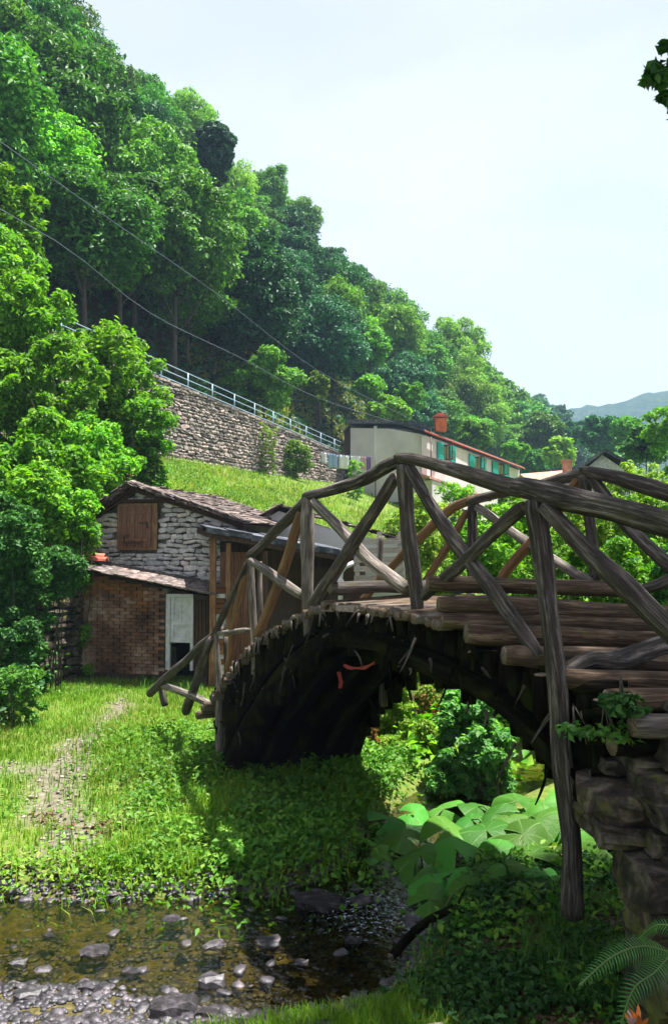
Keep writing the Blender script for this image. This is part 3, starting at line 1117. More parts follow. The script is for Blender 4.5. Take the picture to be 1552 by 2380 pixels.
    for j in range(3):
        for i in range(15):
            fu = (i + .5 + r.uniform(-.2, .2)) / 15
            a = eaveL.lerp(eaveR, fu); b = topL.lerp(topR, fu)
            c = a.lerp(b, (j + .3) / 3) + W * (.02 + .012 * (i % 2) + .004 * j)
            R = rframe((eaveR - eaveL).normalized(), -N2, W) @ Matrix.Rotation(.12, 3, 'X') @ Matrix.Rotation(r.uniform(-.2, .2), 3, 'Z')
            put('slate', r.choice(lib), lt, None, c, R.to_euler(), (r.uniform(.2, .34), .36, .028))
    # beam end
    be = P(383, 1372, 13.2)
    log_part('beam', [be, be - N2 * .9], [.06, .06], lt, M['log_grey'], seg=10)
    # brick corner pier
    pr = thing('corner_pier', 'narrow pier of pale red bricks between the lean-to and the open shed', 'brick pier', P(505, 1480, 13.1))
    c0 = P(508, 1500, 13.1)
    rr = random.Random(2)
    z = c0.z - .6; k = 0
    while z < P(505, 1362, 13.1).z:
        put('brick', bme, pr, M['brick_orange'] if rr.random() < .5 else M['barn_stone'], Vector((c0.x + rr.uniform(-.015, .015), c0.y, z)), (0, 0, rr.uniform(-.1, .1)), (.24, .24, .075))
        z += .085
    # roof tiles stack
    rt = P(222, 1296, 13.75)
    tt = thing('clay_tile_stack', 'red clay ridge tiles lying on the lean-to roof edge beside the ivy', 'roof tiles', rt)
    for k, (dx, dz) in enumerate(((0, 0), (-.22, .02), (-.08, .06))):
        mb = MB()
        n = 7
        for L in range(2):
            pass
        outer, inner = [], []
        pts = []
        for i in range(n):
            th = math.pi * i / (n - 1)
            pts.append(Vector((0, math.cos(th) * .09, math.sin(th) * .07)))
        for i in reversed(range(n)):
            th = math.pi * i / (n - 1)
            pts.append(Vector((0, math.cos(th) * .072, math.sin(th) * .052)))
        for i in range(n - 1):
            a, b2, c2, d2 = pts[i], pts[i + 1], pts[2 * n - 2 - i], pts[2 * n - 1 - i]
            mb.prism([a, b2, c2, d2], (.38, 0, 0))
        put('tile', mb.mesh('tile'), tt, M['terracotta'], rt + Vector((dx - .15, 0.02 * k, dz - .04)), (0, .05, .12 * (k - 1)))
build_barn()


# ------------------------------------------------------------------ open timber shed right of the barn
def build_open_shed():
    A, B = P(478, 1228, 12.7), P(835, 1292, 13.4)
    t = thing('open_timber_shed', 'low open timber shed with dark sheet roof right of the barn', 'shed', P(500, 1500, 12.9))
    W = Vector((0, 0, 1))
    U = (B - A).normalized(); Nf = Vector((U.y, -U.x, 0)).normalized()
    if Nf.y > 0: Nf = -Nf
    # roof deck, falls to the right, runs back
    backA, backB = A - Nf * 2.4 + W * .14, B - Nf * 2.4 + W * .14
    prism_part('roof_deck', [A - W * .05, B - W * .05, backB - W * .05, backA - W * .05], -W * .09, t, M['plank_dark'])
    n = 7
    r = random.Random(6)
    for i in range(n):
        a = A.lerp(B, i / n) + Nf * r.uniform(0, .04); b = A.lerp(B, (i + 1) / n + .01) + Nf * r.uniform(0, .04)
        ab = a - Nf * 2.45 + W * .15; bb = b - Nf * 2.45 + W * .15
        lift = W * (.01 + .018 * (i % 2))
        m = MB(); m.prism([a + lift, b + lift, bb + lift, ab + lift], W * .022)
        m.prism([a + lift + Nf * .012, b + lift + Nf * .012, b + lift + Nf * .012 - W * .075, a + lift + Nf * .012 - W * .075], Nf * .008)
        c = a
        me = m.mesh('roof_sheet'); me.transform(Matrix.Translation(-c))
        put('roof_sheet', me, t, M['slate_dark'], c)
    # corner posts
    for px, y0, y1, hw, mt in ((497, 1245, 1560, 7, 'post_orange'), (533, 1262, 1540, 5, 'post_orange'), (618, 1282, 1600, 5, 'plank_dark')):
        a, b = P(px, y0, 12.95), P(px - 4, y1, 12.95)
        b.z = min(b.z, .3)
        m = MB(); w = hw * 2 * 13 / FOC
        m.box((0, 0, 0), w, w, a.z - b.z)
        put('post', m.mesh('post'), t, M[mt], (a + b) / 2)
    # side wall boards between posts and the back
    O = Vector((P(512, 1500, 13.6).x, 13.5, .2))
    Uu = Vector((1, .1, 0)).normalized(); Nn = Vector((.1, -1, 0)).normalized()
    prism_part('back_wall', [O - Nn * .1, O + Uu * 2.7 - Nn * .9, O + Uu * 2.7 - Nn * .9 + W * 2.3, O - Nn * .1 + W * 2.5], -Nn * .08, t, M['plank_dark'])
    plank_panel(t, O + W * .2, Uu, W, Nn, .62, 2.1, 5, M['plank_red'], seed=4)
    plank_panel(t, O + Uu * .66 + W * .1 - Nn * .5, Uu, W, Nn, 1.9, 1.9, 11, M['plank_dark'], seed=5)
    # right end post and pipe
    pp = thing('drain_pipe', 'bent grey-white drain pipe standing at the right end of the open shed', 'pipe', P(790, 1400, 12.6))
    tube('pipe_run', [P(791, 1470, 12.6), P(791, 1345, 12.6), P(793, 1328, 12.6), P(802, 1317, 12.6), P(822, 1308, 12.6)], [.04] * 5, pp, M['pipe'], 8)
    m = MB(); m.box((0, 0, 0), .11, .11, .06)
    put('collar', m.mesh('collar'), pp, M['pipe'], P(791, 1352, 12.6))
    # pallet screen
    O3 = P(822, 1352, 13.2)
    ps = thing('pallet_screen', 'pale wooden pallet standing upright right of the white pipe', 'pallet', O3)
    U3 = Vector((1, .05, .02)).normalized(); N3 = Vector((.05, -1, 0)).normalized(); W3 = Vector((0, 0, 1))
    for k in range(5):
        m = MB(); m.box((0, 0, 0), .86, .025, .095)
        put('slat', m.mesh('slat'), ps, M['pallet'], O3 + U3 * .43 + W3 * (.06 + k * .155) + N3 * .04, rframe(U3, N3, U3.cross(N3) * -1).to_euler())
    for u in (.06, .44, .80):
        m = MB(); m.box((0, 0, 0), .08, .06, .98)
        put('upright', m.mesh('upright'), ps, M['pallet'], O3 + U3 * u + W3 * .36)
build_open_shed()


# ------------------------------------------------------------------ third hut behind
def build_third_hut():
    W = Vector((0, 0, 1))
    d = 16.5
    L, K, R = P(588, 1218, d), P(648, 1182, d), P(800, 1236, d - .2)
    t = thing('slate_roofed_hut', 'low grey hut with mossy slate gable roof behind the open shed', 'hut', Vector((K.x, K.y, 1.6)))
    back = Vector((.15, 3.2, 0))
    wb = [Vector((L.x, L.y, 1.2)), Vector((P(940, 1240, d).x, R.y, 1.2)), P(940, 1262, d - .2), R - W * .05, K - W * .05, L - W * .05]
    prism_part('wall', wb, back, t, M['plaster'])
    make_slates(t, L + Vector((-.12, -.25, -.05)), K + Vector((0, -.25, .03)), back, 3, 6, M['slate'], seed=21)
    make_slates(t, P(938, 1262, d) + Vector((.1, -.25, .0)), K + Vector((0, -.25, .03)), back, 8, 6, M['slate'], seed=22)
build_third_hut()


# ------------------------------------------------------------------ dark stone wall left of the barn
def build_left_wall():
    O = P(62, 1545, 12.6); O.z = .1
    E = P(192, 1530, 13.7); U = (E - O); U.z = 0; w = U.length; U.normalize()
    W = Vector((0, 0, 1)); N = Vector((U.y, -U.x, 0)); N = N if N.y < 0 else -N
    t = thing('dry_stone_bank_wall', 'shaded dry stone wall between the bushes and the brick lean-to', 'stone wall', O)
    prism_part('wall_core', [O - N * .08, O + U * w - N * .08, O + U * w - N * .08 + W * 2.1, O - N * .08 + W * 2.0], -N * .5, t, M['dark_earth'])
    masonry(t, O, U, W, N, w, 2.05, STONE, M['abut_stone'], M['abut_stone'], lambda u, w_: u < w, (.1, .18), (.2, .45), .2, 300, seed=14)
build_left_wall()


# ------------------------------------------------------------------ white house with green shutters
def build_house():
    W = Vector((0, 0, 1))
    zb = 2.75 + 2.4
    C1 = P(990, 1006, 50); G = P(814, 990, 54.5); E = P(1206, 1088, 68)
    t = thing('village_house', 'long grey-white house with green shutters below the wooded hill', 'house', Vector((C1.x, C1.y, zb)))
    def b(v): return Vector((v.x, v.y, zb))
    back = Vector((-.5, 7, 0))
    # gable block
    prism_part('wall', [b(G), b(C1), C1 - W * .15, P(905, 993, 52) - W * .1, G - W * .15], Vector((1.5, 7, 0)), t, M['plaster'])
    prism_part('wall', [b(C1) + Vector((.02, .02, 0)), b(E), E - W * .2, C1 - W * .2 + Vector((.02, .02, 0))], Vector((-1.2, 7, 0)), t, M['plaster_white'])
    # corner pilaster
    m = MB(); m.box((0, 0, 0), .35, .3, C1.z - zb - .25)
    put('pilaster', m.mesh('pilaster'), t, M['plaster_white'], Vector((C1.x - .16, C1.y - .05, (C1.z + zb) / 2 - .1)))
    m = MB(); m.box((0, 0, 0), .22, .1, G.z - zb - .5)
    q = P(872, 1000, 53)
    put('pilaster', m.mesh('pilaster'), t, M['plaster_white'], Vector((q.x, q.y - .1, (G.z + zb) / 2)))
    tube('downpipe', [P(1001, 1015, 49.8), P(1001, 1140, 49.8)], [.05, .05], t, M['iron'], 6)
    # roofs
    rg = [P(806, 984, 54.3), P(905, 984, 52), P(965, 990, 50.5), P(1000, 1000, 49.6)]
    for i in range(3):
        prism_part('roof', [rg[i], rg[i + 1], rg[i + 1] + Vector((1.0, 7.3, .6)), rg[i] + Vector((1.0, 7.3, .6))], W * .28, t, M['slate_dark'])
    a, e = P(985, 1002, 49.4), P(1214, 1088, 67.5)
    prism_part('roof', [a, e, e + Vector((-2.0, 3.6, 1.1)), a + Vector((-2.0, 3.6, 1.1))], W * .16, t, M['slate_dark'])
    tube('eaves_gutter', [a + Vector((.1, -.12, -.04)), e + Vector((.1, -.12, -.04))], [.07, .07], t, M['terracotta'], 8)
    # windows
    U = (E - C1); U.z = 0; U.normalize(); N = Vector((U.y, -U.x, 0))
    for (pl, pr, y0, y1, d) in ((1014, 1055, 1032, 1072, 51.6), (1088, 1127, 1060, 1094, 57.4), (1142, 1180, 1076, 1106, 62.6)):
        def onwall(px, py):
            # intersect the view line with the facade
            a0, a1 = P(px, py, 40), P(px, py, 90)
            dirv = a1 - a0
            tt = (C1 - a0).dot(N) / dirv.dot(N)
            return a0 + dirv * tt
        mid = onwall((pl + pr) / 2, (y0 + y1) / 2)
        ul = onwall(pl, y0); ur = onwall(pr, y0); ll = onwall(pl, y1)
        width = (ur - ul).dot(U); h = (ul.z - ll.z)
        R = rframe(U, N, W).to_euler()
        sw = width * .30
        m = MB(); m.box((0, 0, 0), width - 2 * sw, .06, h * .86)
        wnd = put('window', m.mesh('window'), t, M['glass'], mid + N * -.01 * 0 + N * .03, R)
        m = MB(); ww, hh = width - 2 * sw, h * .86
        for (x, z, a_, b_) in ((-ww / 2, 0, .09, hh), (ww / 2, 0, .09, hh), (0, 0, .07, hh), (0, hh / 2, ww, .09), (0, -hh / 2, ww, .09)):
            m.box((x, 0, z), a_, .05, b_)
        put('window_frame', m.mesh('window_frame'), wnd, M['plank_red'], mid + N * .08, R)
        for sg in (-1, 1):
            mm = MB(); mm.box((0, 0, 0), sw, .06, h)
            for k in range(7):
                mm.box((0, -.04, -h / 2 + h * (k + .5) / 7), sw * .8, .03, h / 14)
            put('shutter', mm.mesh('shutter'), t, M['teal'], mid + U * (sg * (width / 2 - sw / 2)) + N * .1, R)
    # chimney
    c = P(1023, 988, 51.5)
    m = MB(); m.box((0, 0, 0), .75, .75, .85)
    ch = put('chimney', m.mesh('chimney'), t, M['chimney'], c)
    m = MB(); m.box((0, 0, 0), .95, .95, .12); m.box((0, 0, .14), .5, .5, .18)
    put('chimney_cap', m.mesh('chimney_cap'), ch, M['terracotta'], c + W * .56)
    # lower porch roof
    pa, pb = P(998, 1112, 47.5), P(1130, 1158, 55)
    tb = (pb - pa).normalized()
    prism_part('porch_roof', [pa, pb, pb + Vector((-.8, 2.2, .45)), pa + Vector((-.8, 2.2, .45))], W * .15, t, M['terracotta_pale'])
    prism_part('porch_wall', [pa - W * .05 + Vector((.2, .4, 0)), pb - W * .05 + Vector((.2, .4, 0)), pb - W * 2.4 + Vector((.2, .4, 0)), pa - W * 2.4 + Vector((.2, .4, 0))], Vector((-.4, 1.2, 0)), t, M['plaster_white'])
    # dark timber annex at the left end
    an = thing('timber_annex', 'small dark timber annex at the left end of the white house', 'shed', Vector((G.x - .5, G.y, zb)))
    prism_part('wall', [P(800, 996, 54.8), P(812, 992, 54.8), P(812, 1062, 54.8), P(800, 1062, 54.8)], Vector((.3, 3, 0)), an, M['plank_dark'])
    prism_part('roof', [P(797, 1000, 54.5), P(813, 986, 54.5), P(813, 989, 54.5), P(797, 1003, 54.5)], Vector((.3, 3.2, 0)), an, M['slate_dark'])
build_house()


def build_far_roofs():
    W = Vector((0, 0, 1))
    d = 36
    K, L, R = P(1398, 1052, d), P(1340, 1092, d), P(1462, 1086, d - 1)
    t = thing('stone_gable_house', 'small pale stone house with a grey gable roof beyond the far railing', 'house', Vector((K.x, K.y, 4.6)))
    bk = Vector((1.6, 5, 0))
    zb = 4.4
    prism_part('wall', [Vector((L.x + .25, L.y, zb)), Vector((R.x - .25, R.y, zb)), R - W * .1 - Vector((.25, 0, 0)), K - W * .1, L - W * .1 + Vector((.25, 0, 0))], bk, t, M['barn_stone'])
    for a in (L, R):
        prism_part('roof', [a + Vector((0, -.35, 0)), K + Vector((0, -.35, 0)), K + Vector((0, -.35, .16)), a + Vector((0, -.35, .16))], bk, t, M['slate_dark'])
    t2 = thing('terracotta_roof_house', 'low house with faded terracotta tiles just left of the stone gable house', 'house', P(1290, 1130, 44))
    a, b = P(1240, 1128, 44), P(1325, 1120, 42)
    prism_part('wall', [a - W * 2.2, b - W * 2.2, b - W * .1, a - W * .1], Vector((0, 4, 0)), t2, M['plaster_white'])
    prism_part('roof', [a + Vector((-.3, -.4, 0)), b + Vector((.3, -.4, 0)), b + Vector((.3, 2, .7)), a + Vector((-.3, 2, .7))], W * .12, t2, M['terracotta_pale'])
    prism_part('roof', [a + Vector((-.3, 4.2, 0)), b + Vector((.3, 4.2, 0)), b + Vector((.3, 2, .7)), a + Vector((-.3, 2, .7))], W * .12, t2, M['terracotta_pale'])
    for px, py in ((1317, 1086),):
        c = P(px, py, 43.5)
        m = MB(); m.box((0, 0, 0), .42, .42, .62); m.box((0, 0, .36), .55, .55, .1)
        put('chimney', m.mesh('chimney'), t2, M['terracotta_pale'], c)
build_far_roofs()


# ------------------------------------------------------------------ washing line by the house
def build_laundry():
    a, b = P(724, 1046, 52), P(872, 1062, 50)
    t = thing('clothes_line', 'clothes line strung between two thin posts below the white house', 'clothes line', a)
    tube('line', [a, (a + b) / 2 - Vector((0, 0, .12)), b], [.015] * 3, t, M['cable'], 5)
    for p in (a, b):
        q = p.copy(); q.z = gz(p.x, p.y)
        tube('post', [p, q - Vector((0, 0, .2))], [.04, .05], t, M['iron'], 6)
    r = random.Random(3)
    items = [(730, 760, 'white_cloth', 'towel', 'white towel hanging first from the left on the clothes line', .75),
             (763, 786, 'blue_cloth', 'sheet', 'pale blue sheet hanging between two white pieces on the clothes line', .95),
             (789, 812, 'white_cloth', 'pillowcase', 'white sheet hanging in the middle of the clothes line', .9),
             (816, 838, 'white_cloth', 'shirt', 'small white cloth hanging left of the pink cloth on the clothes line', .6),
             (840, 850, 'pink_cloth', 'cloth', 'narrow pink cloth on the clothes line', .8),
             (852, 862, 'purple_cloth', 'trousers', 'purple cloth hanging near the right end of the clothes line', 1.0)]
    for x0, x1, mt, nm, lab, h in items:
        nu, nv = 9, 6
        V, F = [], []
        fa, fb = (x0 - 724) / 148, (x1 - 724) / 148
        ph = r.uniform(0, 6)
        for side in (0, 1):
            for j in range(nv):
                for i in range(nu):
                    f = fa + (fb - fa) * i / (nu - 1)
                    q = a.lerp(b, f) - Vector((0, 0, .12 * math.sin(math.pi * f)))
                    V.append(q + Vector((0, .06 * math.sin(ph + i * 1.4) * (.3 + j / nv) + side * .02, -h * j / (nv - 1))))
        n1 = nu * nv
        for j in range(nv - 1):
            for i in range(nu - 1):
                k = j * nu + i
                F.append((k, k + 1, k + nu + 1, k + nu)); F.append((n1 + k, n1 + k + nu, n1 + k + nu + 1, n1 + k + 1))
        ring = [i for i in range(nu)] + [nu - 1 + nu * j for j in range(1, nv)] + [n1 - 1 - i for i in range(1, nu)] + [nu * j for j in range(nv - 2, 0, -1)]
        for i in range(len(ring)):
            p_, q_ = ring[i], ring[(i + 1) % len(ring)]
            F.append((q_, p_, p_ + n1, q_ + n1))
        c = Vector(V[0])
        o = put('hanging_' + nm, new_mesh(nm, [Vector(v) - c for v in V], F, True), None, M[mt], c)
        tag(o, lab, nm, 'washing on the clothes line')
build_laundry()


# ------------------------------------------------------------------ overhead cables
def build_cables():
    def cab(pts, lab, r=.03):
        q = [P(*p) for p in pts]
        path, rr = smooth_path(q, [r * .6] * len(q), 1.5)
        vs, fs = tube_data(path, rr, 5)
        c = q[0]
        o = put('power_cable', new_mesh('power_cable', [v - c for v in vs], fs, True), None, M['cable'], c)
        tag(o, lab, 'cable', 'overhead cables across the hillside')
    cab([(-300, 120, 20), (0, 328, 24), (230, 492, 28), (500, 680, 35), (740, 862, 44), (975, 985, 52)], 'upper overhead cable sagging across the dark forest down to the house', .021)
    cab([(-300, 330, 20), (130, 560, 24), (350, 728, 30), (560, 832, 38), (740, 925, 46), (950, 992, 53)], 'lower overhead cable crossing behind the round tree to the house', .021)
build_cables()
# ------------------------------------------------------------------ the log footbridge
V_ = Vector((.857, .514, 0))                 # across the deck, near rail to far rail
AXB = Vector((-.514, .857, 0))
WID = 1.6

def near_pt(d, w=0.0, z=0.0):
    return Vector((3.73 - .6 * d, d, z)) + V_ * w

def deck_z(d):
    return float(np.interp(d, [2.4, 3.0, 3.4, 3.84, 4.17, 4.48, 4.76, 5.0, 5.4, 6.3, 6.9, 7.4, 7.95, 8.33, 8.6, 9.3, 10.3],
                           [1.35, 1.6, 1.76, 1.92, 2.0, 2.06, 2.14, 2.24, 2.28, 2.26, 2.04, 1.8, 1.42, 1.08, .86, .6, .4]))

def arch_z(d):
    return float(np.interp(d, [3.85, 4.0, 4.23, 4.6, 5.0, 5.5, 6.0, 6.45, 6.9, 7.2, 7.45, 7.7, 7.95, 8.1, 8.18],
                           [1.0, 1.3, 1.5, 1.72, 1.82, 1.88, 1.90, 1.82, 1.56, 1.32, 1.06, .82, .52, .2, -.1]))

def build_bridge():
    t = thing('log_footbridge', 'weathered log footbridge with humpback deck and crossed log railings over the brook', 'footbridge', near_pt(8.2, .8, .2))
    lg, gr, tn, ms, br = M['log'], M['log_grey'], M['log_tan'], M['log_moss_shaded'], M['log_brown']

    def L(name, pts, hw, mat, lab=None, **k):
        q = [P(*p) for p in pts]
        hw = hw if hasattr(hw, '__len__') else [hw] * len(pts)
        rr = [.92 * h * p[2] / FOC for h, p in zip(hw, pts)]
        o = log_part(name, q, rr, t, mat, **k)
        if lab: o['label'] = lab
        return o
    # --- near railing posts
    L('post', [(1243, 1160, 4.28), (1262, 1300, 4.25), (1290, 1560, 4.12), (1308, 1800, 4.12), (1325, 2000, 4.14), (1330, 2130, 4.15)], [26, 25, 25, 25, 26, 27], lg, 'tallest post running down to the bank', seg=20, step=.05)
    L('post', [(936, 1080, 5.42), (948, 1230, 5.42), (968, 1400, 5.42), (973, 1515, 5.42)], [20, 21, 17, 12], lg, seg=18, step=.05)
    L('post', [(716, 1155, 6.62), (718, 1270, 6.62), (716, 1390, 6.62), (712, 1492, 6.62)], [14, 18, 14, 8], gr, seg=18, step=.05)
    L('post', [(578, 1296, 7.62), (583, 1400, 7.62), (590, 1500, 7.62), (588, 1568, 7.62)], [7, 9, 9, 6], gr)
    L('post', [(604, 1305, 8.0), (606, 1400, 8.0), (604, 1490, 8.0)], [6, 6, 6], gr)
    L('post', [(502, 1472, 8.33), (510, 1600, 8.33), (511, 1700, 8.33), (507, 1810, 8.33)], [6, 8, 11, 12], gr)
    L('post', [(527, 1480, 8.5), (528, 1560, 8.5), (522, 1660, 8.5)], [6, 6, 7], lg)
    L('post', [(372, 1585, 10.0), (384, 1640, 10.0)], [8, 9], lg)
    # --- near top rails
    L('top_rail', [(1700, 1258, 3.35), (1552, 1217, 3.6), (1400, 1176, 3.9), (1300, 1150, 4.15), (1200, 1130, 4.45)], [36, 33, 32, 30, 24], lg, seg=20, step=.05)
    L('top_rail', [(1290, 1150, 4.2), (1180, 1130, 4.55), (1060, 1096, 4.95), (985, 1077, 5.25), (920, 1063, 5.45)], [24, 22, 18, 16, 14], lg, seg=20, step=.05)
    L('top_rail', [(945, 1066, 5.4), (900, 1082, 5.6), (845, 1115, 5.95), (780, 1136, 6.3), (708, 1155, 6.65)], [13, 17, 16, 14, 12], lg, seg=18, step=.05)
    L('top_rail', [(728, 1146, 6.58), (690, 1185, 6.8), (640, 1235, 7.2), (578, 1294, 7.65)], [12, 13, 12, 9], lg, seg=16)
    L('top_rail', [(588, 1284, 7.6), (548, 1370, 7.95), (500, 1470, 8.36)], [8, 9, 9], lg)
    L('top_rail', [(512, 1458, 8.3), (440, 1530, 9.1), (348, 1612, 10.25)], [10, 10, 10], lg)
    # --- near braces
    L('brace', [(950, 1085, 5.36), (1040, 1235, 5.05), (1150, 1380, 4.72), (1252, 1530, 4.42)], [15, 18, 21, 18], lg, seg=18, step=.05)
    L('brace', [(1222, 1178, 4.42), (1100, 1285, 4.85), (985, 1388, 5.3)], [20, 19, 14], lg, seg=18, step=.05)
    L('brace', [(1262, 1178, 4.2), (1350, 1270, 4.02), (1470, 1390, 3.8), (1640, 1560, 3.55)], [20, 23, 26, 27], lg, seg=20, step=.05)
    L('brace', [(918, 1108, 5.52), (820, 1268, 6.0), (728, 1408, 6.52)], [15, 17, 17], lg, seg=16)
    L('brace', [(728, 1165, 6.52), (840, 1282, 6.0), (948, 1372, 5.52)], [13, 16, 17], gr, seg=16)
    L('brace', [(584, 1303, 7.52), (645, 1340, 7.1), (704, 1384, 6.72)], [10, 13, 13], gr)
    L('brace', [(698, 1190, 6.75), (655, 1330, 7.1), (598, 1478, 7.6)], [11, 13, 12], tn)
    L('brace', [(574, 1310, 7.75), (548, 1420, 8.0), (528, 1560, 8.3)], [8, 9, 9], tn)
    L('brace', [(506, 1474, 8.28), (545, 1468, 8.0), (580, 1464, 7.72)], [6, 7, 6], gr)
    L('brace', [(494, 1482, 8.42), (462, 1560, 8.9), (432, 1655, 9.4)], [9, 10, 11], lg)
    L('brace', [(378, 1594, 9.95), (440, 1614, 9.2), (502, 1644, 8.5)], [8, 9, 8], gr)
    # --- far railing
    k = 1.6 / 1.3
    def F(off, a=5.6): return a / ((off - 776) / FOC + .6)
    L('post', [(1352, 1105, F(1360)), (1368, 1230, F(1360)), (1384, 1352, F(1360))], [14, 14, 14], lg)
    L('post', [(1097, 1172, F(1097)), (1098, 1262, F(1097)), (1097, 1350, F(1097))], [12, 12, 11], lg)
    L('post', [(885, 1245, F(885)), (886, 1345, F(885))], [7, 7], gr)
    L('top_rail', [(1700, 1215, F(1700)), (1552, 1150, F(1552)), (1450, 1112, F(1450)), (1352, 1092, F(1352))], [25, 22, 20, 14], lg, seg=16)
    L('top_rail', [(1372, 1094, F(1368)), (1300, 1110, F(1300)), (1200, 1136, F(1200)), (1085, 1164, F(1085))], [12, 14, 13, 12], lg)
    L('top_rail', [(1104, 1158, F(1104)), (1040, 1190, F(1040)), (970, 1255, F(970)), (885, 1340, F(885))], [11, 12, 11, 10], tn)
    L('top_rail', [(892, 1335, F(892)), (845, 1390, F(845)), (800, 1450, F(800))], [9, 9, 9], tn)
    L('brace', [(1372, 1112, F(1370)), (1450, 1215, F(1450)), (1570, 1330, F(1560))], [14, 17, 18], lg)
    L('brace', [(1345, 1112, F(1345)), (1250, 1240, F(1250)), (1165, 1348, F(1165))], [13, 14, 14], tn)
    L('brace', [(1108, 1178, F(1108)), (1240, 1275, F(1240)), (1372, 1355, F(1372))], [11, 13, 13], gr)
    L('brace', [(1086, 1188, F(1086)), (1040, 1270, F(1040)), (985, 1350, F(985))], [9, 11, 10], tn)
    L('brace', [(880, 1345, F(880)), (850, 1400, F(850)), (835, 1450, F(835))], [7, 8, 8], tn)
    L('brace', [(1720, 1250, F(1700)), (1560, 1345, F(1560)), (1475, 1378, F(1480))], [17, 15, 12], lg)
    L('outrigger', [(1303, 1564, 4.26), (1360, 1535, 4.3), (1430, 1540, 4.42), (1552, 1502, 4.62), (1680, 1480, 4.85)], [20, 22, 28, 30, 28], lg, 'thick crooked log jutting out to the right from the tallest post', seg=18, step=.05)
    # --- far legs
    L('leg', [(888, 1560, 8.2), (892, 1640, 8.2)], [10, 10], gr, 'pale squared leg below the far side')
    L('leg', [(806, 1690, 9.2), (806, 1880, 9.2)], [6, 7], gr)
    L('strut', [(840, 1590, 8.4), (880, 1660, 8.2)], [7, 5], ms)

    # --- step logs on the right hand ramp
    def step(d0, z, r, mat, ext=1.95, drop=.12, x0=-.08, tw=.02, lab=None):
        a = near_pt(d0, x0, z)
        b = a + Vector((ext * .985, ext * (.10 + tw), -drop))
        m_ = (a + b) / 2 + Vector((0, 0, .01))
        o = log_part('step_log', [a, m_, b], [r, r * 1.04, r * .98], t, mat, seg=14, step=.07, wob=.01)
        if lab: o['label'] = lab
    step(5.12, 2.45, .05, br, 1.45, .06, -.05)
    step(4.99, 2.325, .058, br, 1.75, .10)
    step(4.96, 2.22, .055, br, 1.75, .08)
    step(4.76, 2.165, .062, br, 1.75, .12)
    step(4.48, 2.075, .062, br, 1.75, .12)
    step(4.17, 2.0, .06, br, 1.8, .12)
    step(3.86, 1.955, .058, br, 1.7, .08)
    step(3.74, 1.85, .058, M['log_grey'], 1.7, .06)
    step(3.84, 1.74, .066, ms, 1.7, .0)
    step(3.45, 1.70, .06, br, 1.6, .08)
    step(3.15, 1.58, .06, br, 1.6, .08)
    # --- kerb and plank across the crown
    a = near_pt(6.25, -.02, 2.34)
    log_part('step_log', [a, a + V_ * 1.0 + Vector((0, 0, -.01)), a + V_ * 1.75], [.05, .055, .05], t, lg, seg=12)
    a = near_pt(6.0, 0, 0)
    # long pale edge board on the near side
    p0, p1 = P(742, 1408, 6.47), P(926, 1408, 5.47)
    m = MB()
    dv = (p1 - p0).normalized(); L0 = (p1 - p0).length
    m.box((0, 0, 0), L0, .22, .05, rframe(dv, V_, dv.cross(V_)))
    put('edge_board', m.mesh('edge_board'), t, M['deck_pale'], (p0 + p1) / 2 + V_ * .06 + Vector((0, 0, -.02)))
    # cross logs of the deck, ends showing on the near side
    d = 5.0
    i = 0
    r = random.Random(8)
    lib = []
    for kk in range(3):
        o = log_part('deck_log', [Vector((0, 0, 0)), V_ * .8, V_ * 1.62], [.043, .046, .042], None, gr if kk == 0 else br, seg=8, step=.3)
        lib.append(o)
    protos = [(o.data, o.data.materials[0]) for o in lib]
    for o in lib: bpy.data.objects.remove(o)
    while d < 8.85:
        me, mt = protos[i % 3]
        put('deck_log', me, t, None, near_pt(d, -.05 + r.uniform(-.04, .03), deck_z(d) - .06 + r.uniform(-.008, .008)), (0, 0, r.uniform(-.02, .02)))
        sl = math.hypot(1.166, (deck_z(d + .1) - deck_z(d)) / .1)
        d += .092 / sl; i += 1
    # --- arch ribs
    ds = [3.95, 4.23, 4.6, 5.0, 5.5, 6.0, 6.45, 6.9, 7.2, 7.45, 7.7, 7.95, 8.1, 8.16]
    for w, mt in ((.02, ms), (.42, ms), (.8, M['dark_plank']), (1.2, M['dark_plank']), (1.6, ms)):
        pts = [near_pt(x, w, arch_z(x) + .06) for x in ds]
        o = log_part('arch_beam', pts, [.066] * len(pts), t, ms if mt is ms else M['log_moss_shaded'], seg=12, step=.12)
    # soffit boards across
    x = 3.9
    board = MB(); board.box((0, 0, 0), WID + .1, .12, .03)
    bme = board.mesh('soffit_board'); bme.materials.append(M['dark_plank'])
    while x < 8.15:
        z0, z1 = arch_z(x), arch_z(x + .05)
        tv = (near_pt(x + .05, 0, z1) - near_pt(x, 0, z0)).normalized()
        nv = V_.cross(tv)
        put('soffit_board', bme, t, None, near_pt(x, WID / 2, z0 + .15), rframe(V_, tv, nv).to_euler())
        x += .115 / (near_pt(1, 0, z1) - near_pt(1.05, 0, z0)).length * .05
    # deck stringers
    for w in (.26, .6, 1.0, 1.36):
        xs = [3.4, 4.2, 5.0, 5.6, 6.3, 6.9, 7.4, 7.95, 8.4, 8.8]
        log_part('stringer', [near_pt(q, w, deck_z(q) - .17) for q in xs], [.07] * len(xs), t, ms, seg=10, step=.2)
